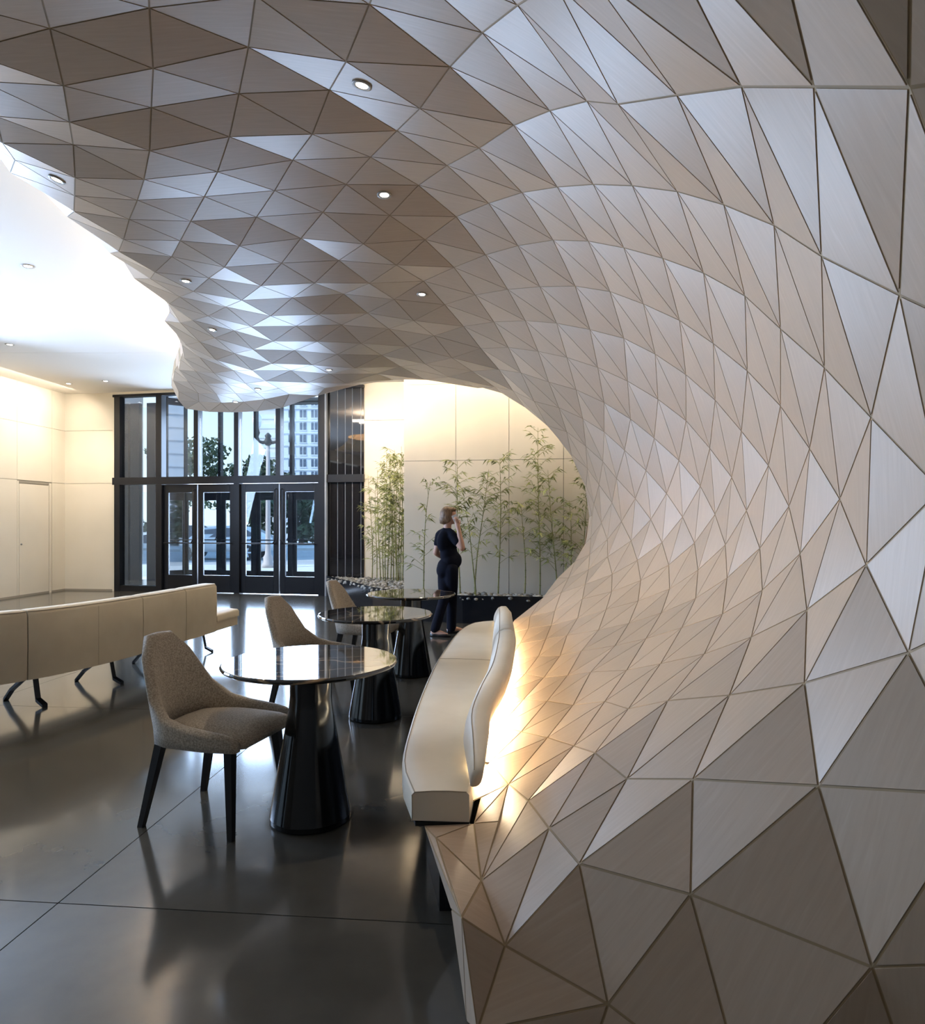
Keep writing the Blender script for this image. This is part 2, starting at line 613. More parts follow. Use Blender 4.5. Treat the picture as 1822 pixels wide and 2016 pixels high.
def door_leaf(name, parent_loc, rot, t0, t1, side, thick=0.05, zt=TR0, glass0=0.36, glass1=2.06, stile=0.115, bar=True):
    root = struct(empty(name, parent_loc, rot))
    y0, y1 = 0.0, thick
    box('stile', t0, t0 + stile, y0, y1, 0.012, zt - 0.01, 'frame', root, 0.004, 1)
    box('stile', t1 - stile, t1, y0, y1, 0.012, zt - 0.01, 'frame', root, 0.004, 1)
    box('bottom_rail', t0 + stile, t1 - stile, y0, y1, 0.012, glass0, 'frame', root)
    box('top_rail', t0 + stile, t1 - stile, y0, y1, glass1, zt - 0.01, 'frame', root)
    box('pane', t0 + stile, t1 - stile, y0 + 0.02, y0 + 0.03, glass0, glass1, 'glass', root)
    if bar:
        bm = bmesh.new()
        tube(bm, [(t0 + 0.04, -0.055, 1.02), (t1 - 0.04, -0.055, 1.02)], 0.013, 8)
        obj('push_bar', bm, 'frame', root, True)
        xx = t1 - 0.05 if side > 0 else t0 + 0.05
        bm = bmesh.new()
        tube(bm, [(xx, 0.0, 2.12), (xx, -0.06, 2.10), (xx, -0.06, 1.10), (xx - side * 0.05, -0.06, 1.02)], 0.011, 8)
        obj('pull_handle', bm, 'frame', root, True)
    return root


for k, (a, b) in enumerate(DOORX):
    t0 = ft(a) + (0.07 if k == 0 else 0.012 if k != 2 else 0.06)
    t1 = ft(b) - (0.08 if k == 3 else 0.012 if k != 1 else 0.06)
    door_leaf('door_%d' % (k + 2), (FA.x, FA.y, 0), FROT, t0, t1, pushbar_side[k])
mull(tm[3], 0.12, -0.05, 0.10, 0, TR0, w1, 'door_post')

# vestibule and the outer glazing line
VO = 2.35
OA = FA + FN * VO
w3 = struct(empty('window_3', (OA.x, OA.y, 0), FROT))
to = [ft(x, VO) for x in (252, 268, 300, 362, 434, 504, 575, 645)]
for t, w in zip(to, (0.10, 0.24, 0.24, 0.12, 0.07, 0.07, 0.07, 0.12)):
    mull(t, w, -0.05, 0.07, 0, 4.4, w3)
box('transom', -0.6, to[-1], -0.06, 0.08, 2.20, 2.42, 'frame', w3)
box('head', -0.6, to[-1], -0.06, 0.08, 4.3, 4.45, 'frame', w3)
for a, b in zip(to, to[1:]):
    box('pane', a + 0.03, b - 0.03, 0.0, 0.012, 2.42, 4.3, 'glass', w3)
for a, b in zip(to[:3], to[1:4]):
    box('pane', a + 0.03, b - 0.03, 0.0, 0.012, 0.1, 2.20, 'glass', w3)
ODX = [(362, 434), (434, 504), (504, 575), (575, 645)]
for k, (a, b) in enumerate(ODX):
    door_leaf('door_%d' % (k + 6), (OA.x, OA.y, 0), FROT, ft(a, VO) + 0.01, ft(b, VO) - 0.01, 1, 0.05, 2.2, 0.28, 1.98,
              0.10 if k != 1 else 0.12, bar=True)
vl = struct(empty('wall_vestibule', (FA.x, FA.y, 0), FROT))
bm = bmesh.new()
t0, t1 = tm[1] + 0.03, ft(360, VO) - 0.05
bx(bm, 0, 0.06, 0, VO - 0.2, 0, 4.3)
o = obj('side_panel', bm, 'blackglass', vl, loc=(t0, 0.12, 0), rot=(0, 0, -math.atan2(t1 - t0, VO)))
box('side_panel', tm[5] + 0.02, tm[5] + 0.1, 0.12, VO + 0.2, 0, 4.3, 'blackglass', vl)
box('soffit', tm[1], tm[5] + 0.1, 0.1, VO + 0.4, 4.3, 4.4, 'darkwall', vl)
struct(box('floor_vestibule', -9.0, -1.5, 13.2, 17.2, -0.13, -0.022, 'floor'))

# ------------------------------------------------------------------ outside
struct(box('street', -140, 140, 17.2, 300, -0.35, -0.15, 'street'))
struct(box('pavement', -60, 60, 16.9, 23.5, -0.30, -0.04, 'pavement'))
struct(box('pavement_far', -140, 60, 38.0, 55.0, -0.30, -0.02, 'pavement'))


def windows_grid(root, x0, x1, z0, z1, nx, nz, y, fx, fz, depth, alongy=False):
    w, h = (x1 - x0) / nx, (z1 - z0) / nz
    bmp = bmesh.new()
    bx(bmp, -w * fx / 2, w * fx / 2, -0.06, 0.06, -h * fz / 2, h * fz / 2)
    me = bpy.data.meshes.new('window')
    bmp.to_mesh(me)
    bmp.free()
    me.materials.append(M['bwin'])
    bmp = bmesh.new()
    bx(bmp, -w * fx / 2 - 0.1, w * fx / 2 + 0.1, -0.16, 0.02, -h * fz / 2 - 0.16, -h * fz / 2 - 0.02)
    bx(bmp, -0.05, 0.05, -0.12, 0.02, -h * fz / 2, h * fz / 2)
    mf = bpy.data.meshes.new('window_frame')
    bmp.to_mesh(mf)
    bmp.free()
    mf.materials.append(M['stone'])
    for i in range(nx):
        for j in range(nz):
            c = (x0 + w * (i + 0.5), y, z0 + h * (j + 0.5))
            rot = (0, 0, 0)
            if alongy:
                c = (y, x0 + w * (i + 0.5), z0 + h * (j + 0.5))
                rot = (0, 0, -math.pi / 2)
            wo_ = link('window', me, root, c, rot)
            link('window_frame', mf, wo_)


tower = empty('office_tower', (-30.4, 112, 0))
tag(tower, 'pale stone office tower with a grid of square windows beyond the trees', 'building')
box('wall', 0, 40, 0, 25, -0.2, 46, 'stone', tower)
for k in range(12):
    box('band', -0.15, 40, -0.14, 0.0, 1.9 + 2.05 * k, 2.12 + 2.05 * k, 'stone', tower)
windows_grid(tower, 0.9, 12.3, 2.1, 26.7, 6, 12, -0.02, 0.55, 0.62, 0.1)
white = empty('white_block', (-43.2, 140, 0))
tag(white, 'narrow white banded block standing behind the office tower', 'building')
box('wall', 0, 9, 0, 14, -0.2, 62, 'pavement', white)
for k in range(24):
    box('window_band', 0.6, 9.02, -0.12, 0.0, 3 + 2.0 * k, 4.0 + 2.0 * k, 'stone', white)
side = empty('side_building', (-20.4, 24, 0))
tag(side, 'brown stone building with tall windows seen through the left sidelight', 'building')
box('wall', -12, 4.2, 0, 10, -0.2, 30, 'stone2', side)
windows_grid(side, 0.6, 9.6, 0.6, 20.6, 4, 6, 4.2, 0.45, 0.66, 0.1, alongy=True)


def leaf_cloud(bm, c, r, n, size, rnd):
    for _ in range(n):
        while True:
            p = Vector((rnd.uniform(-1, 1), rnd.uniform(-1, 1), rnd.uniform(-1, 1)))
            if 0.35 < p.length < 1:
                break
        p = Vector(c) + Vector((p.x * r[0], p.y * r[1], p.z * r[2]))
        a = Vector((rnd.gauss(0, 1), rnd.gauss(0, 1), rnd.gauss(0, 1))).normalized() * size
        b = Vector((rnd.gauss(0, 1), rnd.gauss(0, 1), rnd.gauss(0, 1))).normalized() * size * 0.7
        bm.faces.new([bm.verts.new(p + a), bm.verts.new(p + b), bm.verts.new(p - a), bm.verts.new(p - b)])


def street_tree(x, y, h, r, label, seed, low=0.35):
    rnd = random.Random(seed)
    root = empty('street_tree', (x, y, -0.15))
    tag(root, label, 'tree', 'trees across the street')
    bm = bmesh.new()
    tube(bm, [(0, 0, 0), (0.1, 0, h * 0.3), (-0.1, 0.1, h * 0.6), (0, 0, h * 0.85)], [0.22, 0.18, 0.12, 0.04], 8)
    for k in range(5):
        a = rnd.uniform(0, 6.28)
        tube(bm, [(0, 0, h * (0.35 + 0.08 * k)), (math.cos(a) * r * 0.6, math.sin(a) * r * 0.6, h * (0.5 + 0.09 * k))], [0.08, 0.03], 5)
    obj('trunk', bm, 'bark', root, True)
    bm = bmesh.new()
    for k in range(13):
        a = rnd.uniform(0, 6.28)
        rr = rnd.uniform(0.1, 0.75) * r
        z = h * rnd.uniform(low, 0.95)
        leaf_cloud(bm, (math.cos(a) * rr, math.sin(a) * rr, z), (r * 0.42, r * 0.42, h * 0.13), 150, 0.24, rnd)
    obj('foliage', bm, 'treeleaf', root)['kind'] = 'stuff'


street_tree(-23.0, 58, 8.6, 4.2, 'dark leafy street tree rising against the open sky', 1)
street_tree(-18.6, 60, 7.2, 3.4, 'leafy street tree right of the tallest crown', 2)
street_tree(-13.4, 46, 5.2, 2.6, 'low dense tree in front of the office tower', 3, 0.2)
street_tree(-10.6, 44, 5.0, 2.8, 'round low tree beside the outermost door leaf', 4, 0.12)
street_tree(-24.0, 44, 4.6, 3.6, 'spreading low tree behind the white car', 5, 0.25)
street_tree(-25.5, 38, 7.0, 2.6, 'slender tree beside the brown stone building', 6, 0.3)


def street_lamp():
    p = px(528, 1118, 22.0)
    root = empty('street_lamp', (p.x, 22.0, -0.04))
    tag(root, 'cast street lamp post with two pale globes on scrolled arms', 'street lamp')
    bm = bmesh.new()
    lathe(bm, [(0.20, 0), (0.20, 0.12), (0.15, 0.18), (0.16, 0.34), (0.10, 0.44), (0.085, 0.7), (0.075, 2.4), (0.06, 4.0)], 14)
    obj('post', bm, 'lamppost', root, True)
    bm = bmesh.new()
    lathe(bm, [(0.06, 4.0), (0.12, 4.05), (0.13, 4.15), (0.08, 4.25), (0.11, 4.32), (0.03, 4.42)], 14)
    obj('capital', bm, 'lampiron', root, True)
    for s in (-1, 1):
        bm = bmesh.new()
        tube(bm, [(0, 0, 4.15), (s * 0.16, 0, 4.10), (s * 0.30, 0, 4.14), (s * 0.36, 0, 4.30), (s * 0.30, 0, 4.42), (s * 0.36, 0, 4.55)],
             [0.05, 0.06, 0.05, 0.05, 0.035, 0.06], 8)
        arm = obj('arm', bm, 'lampiron', root, True)
        bm = bmesh.new()
        lathe(bm, [(0.06, 4.56), (0.11, 4.62), (0.15, 4.80), (0.14, 4.95), (0.07, 5.05), (0.03, 5.14)], 14)
        o = obj('globe', bm, 'globe', arm, True)
        o.location.x = s * 0.36


street_lamp()
sg = px(527, 1021, 48.0)
stop = empty('street_sign', (sg.x, 48.0, -0.15))
tag(stop, 'back of an octagonal road sign on a thin post beyond the lamp post', 'sign')
bm = bmesh.new()
tube(bm, [(0, 0, 0), (0, 0, 2.4)], 0.04, 6)
obj('post', bm, 'steel', stop, True)
bm = bmesh.new()
bmesh.ops.create_cone(bm, segments=8, radius1=0.40, radius2=0.40, depth=0.03, cap_ends=True)
bmesh.ops.rotate(bm, verts=bm.verts[:], matrix=Matrix.Rotation(math.pi / 8, 3, 'Z'))
bmesh.ops.rotate(bm, verts=bm.verts[:], matrix=Matrix.Rotation(math.pi / 2, 3, 'X'))
obj('octagon', bm, 'signback', stop, loc=(0, -0.05, sg.z + 0.15))
box('plate', -0.30, 0.30, -0.07, -0.05, sg.z - 0.95, sg.z - 0.40, 'signback', stop)


def car():
    Y = 29.0
    c = px(440, 1100, Y)
    root = empty('parked_car', (c.x, Y, -0.15))
    tag(root, 'white car parked at the kerb beyond the doors', 'car')
    prof = [(-2.15, 0.35), (-2.2, 0.62), (-2.05, 0.82), (-1.2, 0.92), (-0.6, 1.36), (0.4, 1.45), (1.3, 1.38), (2.0, 0.98), (2.18, 0.80), (2.2, 0.40)]
    bm = bmesh.new()
    secs = []
    for y, s, dz in ((-0.86, 0.97, -0.02), (-0.80, 1.0, 0.0), (0.80, 1.0, 0.0), (0.86, 0.97, -0.02)):
        secs.append([Vector((x * s, y - (0.0 if z < 0.95 else (0.14 * (1 if y > 0 else -1))), z + dz)) for x, z in prof])
    loft(bm, secs)
    obj('body', bm, 'carwhite', root, True)
    win = [(-1.02, 0.95), (-0.55, 1.28), (0.36, 1.36), (1.22, 1.30), (1.72, 1.0)]
    bm = bmesh.new()
    loft(bm, [[Vector((x, y, z)) for x, z in win] for y in (-0.80, 0.80)])
    obj('windows', bm, 'bwin', root)
    for x in (-1.35, 1.3):
        for y in (-0.8, 0.8):
            bm = bmesh.new()
            bmesh.ops.create_cone(bm, segments=20, radius1=0.32, radius2=0.32, depth=0.22, cap_ends=True)
            bmesh.ops.rotate(bm, verts=bm.verts[:], matrix=Matrix.Rotation(math.pi / 2, 3, 'X'))
            wh = obj('wheel', bm, 'carblack', root, loc=(x, y, 0.32))
            bm = bmesh.new()
            for k in range(5):
                a = 2 * math.pi * k / 5
                tube(bm, [(0, -0.12, 0), (0.2 * math.cos(a), -0.12, 0.2 * math.sin(a))], 0.035, 5)
            obj('hub', bm, 'carwhite', wh)
    return root


car()
for k, (x, y) in enumerate(((-17.5, 42.0), (-30.0, 41.5))):
    r = empty('distant_car', (x, y, -0.15))
    tag(r, ('dark car passing far behind the white car', 'pale car waiting far off by the brown building')[k], 'car')
    bm = bmesh.new()
    loft(bm, [[Vector((a, yy, b)) for a, b in ((-2.1, 0.3), (-2.1, 0.8), (-1.1, 0.95), (-0.5, 1.4), (1.0, 1.4), (1.7, 0.95), (2.1, 0.85), (2.1, 0.3))] for yy in (-0.85, 0.85)])
    obj('body', bm, ('bwin', 'carwhite')[k], r)
    for wx in (-1.3, 1.3):
        bm = bmesh.new()
        bmesh.ops.create_cone(bm, segments=14, radius1=0.32, radius2=0.32, depth=1.75, cap_ends=True)
        bmesh.ops.rotate(bm, verts=bm.verts[:], matrix=Matrix.Rotation(math.pi / 2, 3, 'X'))
        obj('wheel', bm, 'carblack', r, loc=(wx, 0, 0.32))

# ------------------------------------------------------------------ planter
pl_front = [(-2.70, 13.20), (-1.45, 10.85), (-0.72, 9.86), (0.0, 9.60), (2.6, 9.20)]
pl_back = [(2.6, 9.72), (0.0, 10.18), (-0.9, 10.38), (-0.95, 10.7), (0.2, 12.75), (-1.90, 12.98)]
PLH = 0.40
planter = empty('planter', (-1.0, 10.5, 0))
tag(planter, 'low black steel planter filled with pebbles along the cream wall', 'planter')
bm = bmesh.new()
off = Vector((-1.0, 10.5, 0))
for a, b in zip(pl_front, pl_front[1:]):
    a, b = Vector((*a, 0)) - off, Vector((*b, 0)) - off
    d = (b - a).normalized()
    n = Vector((d.y, -d.x, 0)) * -0.03
    vs = [bm.verts.new(v) for v in (a, b, b + n, a + n)]
    vt = [bm.verts.new(v.co + Vector((0, 0, PLH))) for v in vs]
    for k in range(4):
        bm.faces.new((vs[k], vs[(k + 1) % 4], vt[(k + 1) % 4], vt[k]))
    bm.faces.new(vt)
obj('side', bm, 'planter', planter)
bm = bmesh.new()
bm.faces.new([bm.verts.new((x - off.x, y - off.y, PLH - 0.07)) for x, y in pl_front + pl_back])
obj('soil', bm, 'darkwall', planter)


def inside(x, y, poly):
    c = False
    for (x0, y0), (x1, y1) in zip(poly, poly[1:] + poly[:1]):
        if (y0 > y) != (y1 > y) and x < (x1 - x0) * (y - y0) / (y1 - y0) + x0:
            c = not c
    return c


rnd = random.Random(3)
bm = bmesh.new()
ppoly = pl_front + pl_back
cnt = 0
while cnt < 1500:
    x, y = rnd.uniform(-2.7, 2.6), rnd.uniform(9.2, 13.2)
    if inside(x, y, ppoly) and inside(x, y + 0.05, ppoly):
        s = rnd.uniform(0.03, 0.06)
        ellipsoid(bm, (x - off.x, y - off.y, PLH - 0.05 + rnd.uniform(-0.01, 0.03)),
                  (s, s * rnd.uniform(0.6, 0.9), s * rnd.uniform(0.45, 0.7)), 1, Matrix.Rotation(rnd.uniform(0, 3), 4, 'Z'))
        cnt += 1
peb = obj('pebbles', bm, 'pebble', None, True, loc=off)
tag(peb, 'loose grey pebbles filling the black planter', 'pebbles', kind='stuff')


# bamboo
def bamboo(bx_, by_, h, lean, nleaf, label, group, seed, dense=0.35, spread=0.28):
    r_ = random.Random(seed)
    root = empty('bamboo', (bx_, by_, PLH - 0.06))
    tag(root, label, 'plant', group)
    lean = Vector((lean[0], lean[1], 0))

    def cane(t):
        return Vector((0, 0, h * t)) + lean * (t ** 1.6) + Vector((math.sin(t * 5 + seed) * 0.015, math.cos(t * 4 + seed) * 0.015, 0))
    bm = bmesh.new()
    n = 14
    tube(bm, [cane(i / n) for i in range(n + 1)], [0.011 * (1 - 0.75 * i / n) for i in range(n + 1)], 6)
    for i in range(1, n):
        p = cane(i / n)
        tube(bm, [p - Vector((0, 0, 0.006)), p + Vector((0, 0, 0.006))], 0.0145 * (1 - 0.7 * i / n), 6)
    obj('cane', bm, 'cane', root, True)
    bmb = bmesh.new()
    bml = bmesh.new()
    nb = max(6, nleaf // 6)
    for _ in range(nb):
        t = dense + (0.99 - dense) * r_.random() ** 0.8
        a = r_.uniform(0, 6.283)
        L = spread * r_.uniform(0.5, 1.3) * (1.15 - 0.5 * t)
        p = cane(t)
        d = Vector((math.cos(a), math.sin(a) * 0.7, r_.uniform(0.4, 1.1))).normalized()
        mid = p + d * L * 0.55
        tip = p + d * L + Vector((0, 0, -0.12 * L))
        tube(bmb, [p, mid, tip], [0.0035, 0.0025, 0.0015], 4)
        for k in range(7):
            f = r_.uniform(0.35, 1.0)
            q = p.lerp(mid, f / 0.55) if f < 0.55 else mid.lerp(tip, (f - 0.55) / 0.45)
            b = a + r_.uniform(-1.3, 1.3)
            ld = Vector((math.cos(b), math.sin(b), r_.uniform(-0.75, 0.55))).normalized()
            ll = r_.uniform(0.06, 0.15)
            wd = ld.cross(Vector((r_.gauss(0, 0.4), r_.gauss(0, 0.4), 1))).normalized() * ll * 0.095
            v0 = bml.verts.new(q)
            v1 = bml.verts.new(q + ld * ll * 0.35 + wd)
            v2 = bml.verts.new(q + ld * ll + Vector((0, 0, -0.02)))
            v3 = bml.verts.new(q + ld * ll * 0.35 - wd)
            vm = bml.verts.new(q + ld * ll * 0.4 + Vector((0, 0, 0.006)))
            for tri in ((v0, v1, vm), (v1, v2, vm), (v2, v3, vm), (v3, v0, vm)):
                bml.faces.new(tri)
    obj('branches', bmb, 'cane', root)['kind'] = 'stuff'
    obj('foliage', bml, 'leaf', root)['kind'] = 'stuff'


GB = 'bamboo plants along the near garden wall'
near = [  # base pixel x, top pixel (x, y), leaves, distance
    (832, 848, 948, 110, 9.98),
    (905, 899, 908, 190, 9.95),
    (938, 912, 985, 130, 9.85),
    (937, 962, 925, 170, 9.98),
    (983, 986, 902, 230, 9.92),
    (1034, 1028, 990, 90, 9.9),
    (1062, 1060, 843, 300, 9.86),
    (1096, 1078, 925, 210, 9.83),
    (1150, 1158, 915, 240, 9.72),
    (1128, 1120, 985, 120, 9.75),
]
near_labels = [
    'sparse leaning bamboo nearest the vertical corner of the cream wall',
    'bamboo with a crown that just touches the wall joint behind the woman',
    'bamboo with a slanting bare cane rising beside the woman\'s elbow',
    'thin bamboo growing between the woman and the fuller bamboos',
    'full bamboo whose tip crosses the horizontal wall joint',
    'short young bamboo with a bare lower cane left of the tallest one',
    'tallest bamboo, its tip almost reaching the curved timber edge',
    'dark caned bamboo standing right beside the tallest bamboo',
    'bamboo partly hidden by the curved timber edge',
    'small low bamboo between the timber edge and its taller neighbours',
]
for k, (b, tx, ty, nl, Y) in enumerate(near):
    X0 = (b - PX) / FPX * Y
    top = px(tx, ty, Y)
    bamboo(X0, Y, top.z - PLH + 0.06, (top.x - X0, random.uniform(-0.05, 0.05)), nl, near_labels[k], GB, 20 + k,
           0.2 if nl > 100 else 0.4, 0.34)
for k in range(13):
    Y = 12.55 - 0.10 * (k % 5) - 0.12 * (k // 5)
    b = (733, 741, 748, 755, 760, 765, 770, 774, 779, 783, 787, 791, 794)[k]
    ty = (935, 960, 925, 955, 890, 910, 935, 905, 885, 925, 900, 880, 905)[k]
    X0 = (b - PX) / FPX * Y
    top = px(b + random.uniform(-6, 6), ty, Y)
    bamboo(X0, Y, top.z - PLH + 0.06, (top.x - X0, random.uniform(-0.1, 0.05)), 170 if k > 2 else 110,
           'bamboo in the dense clump before the recessed cream wall', 'bamboo clump before the recessed wall', 50 + k, 0.12, 0.30)

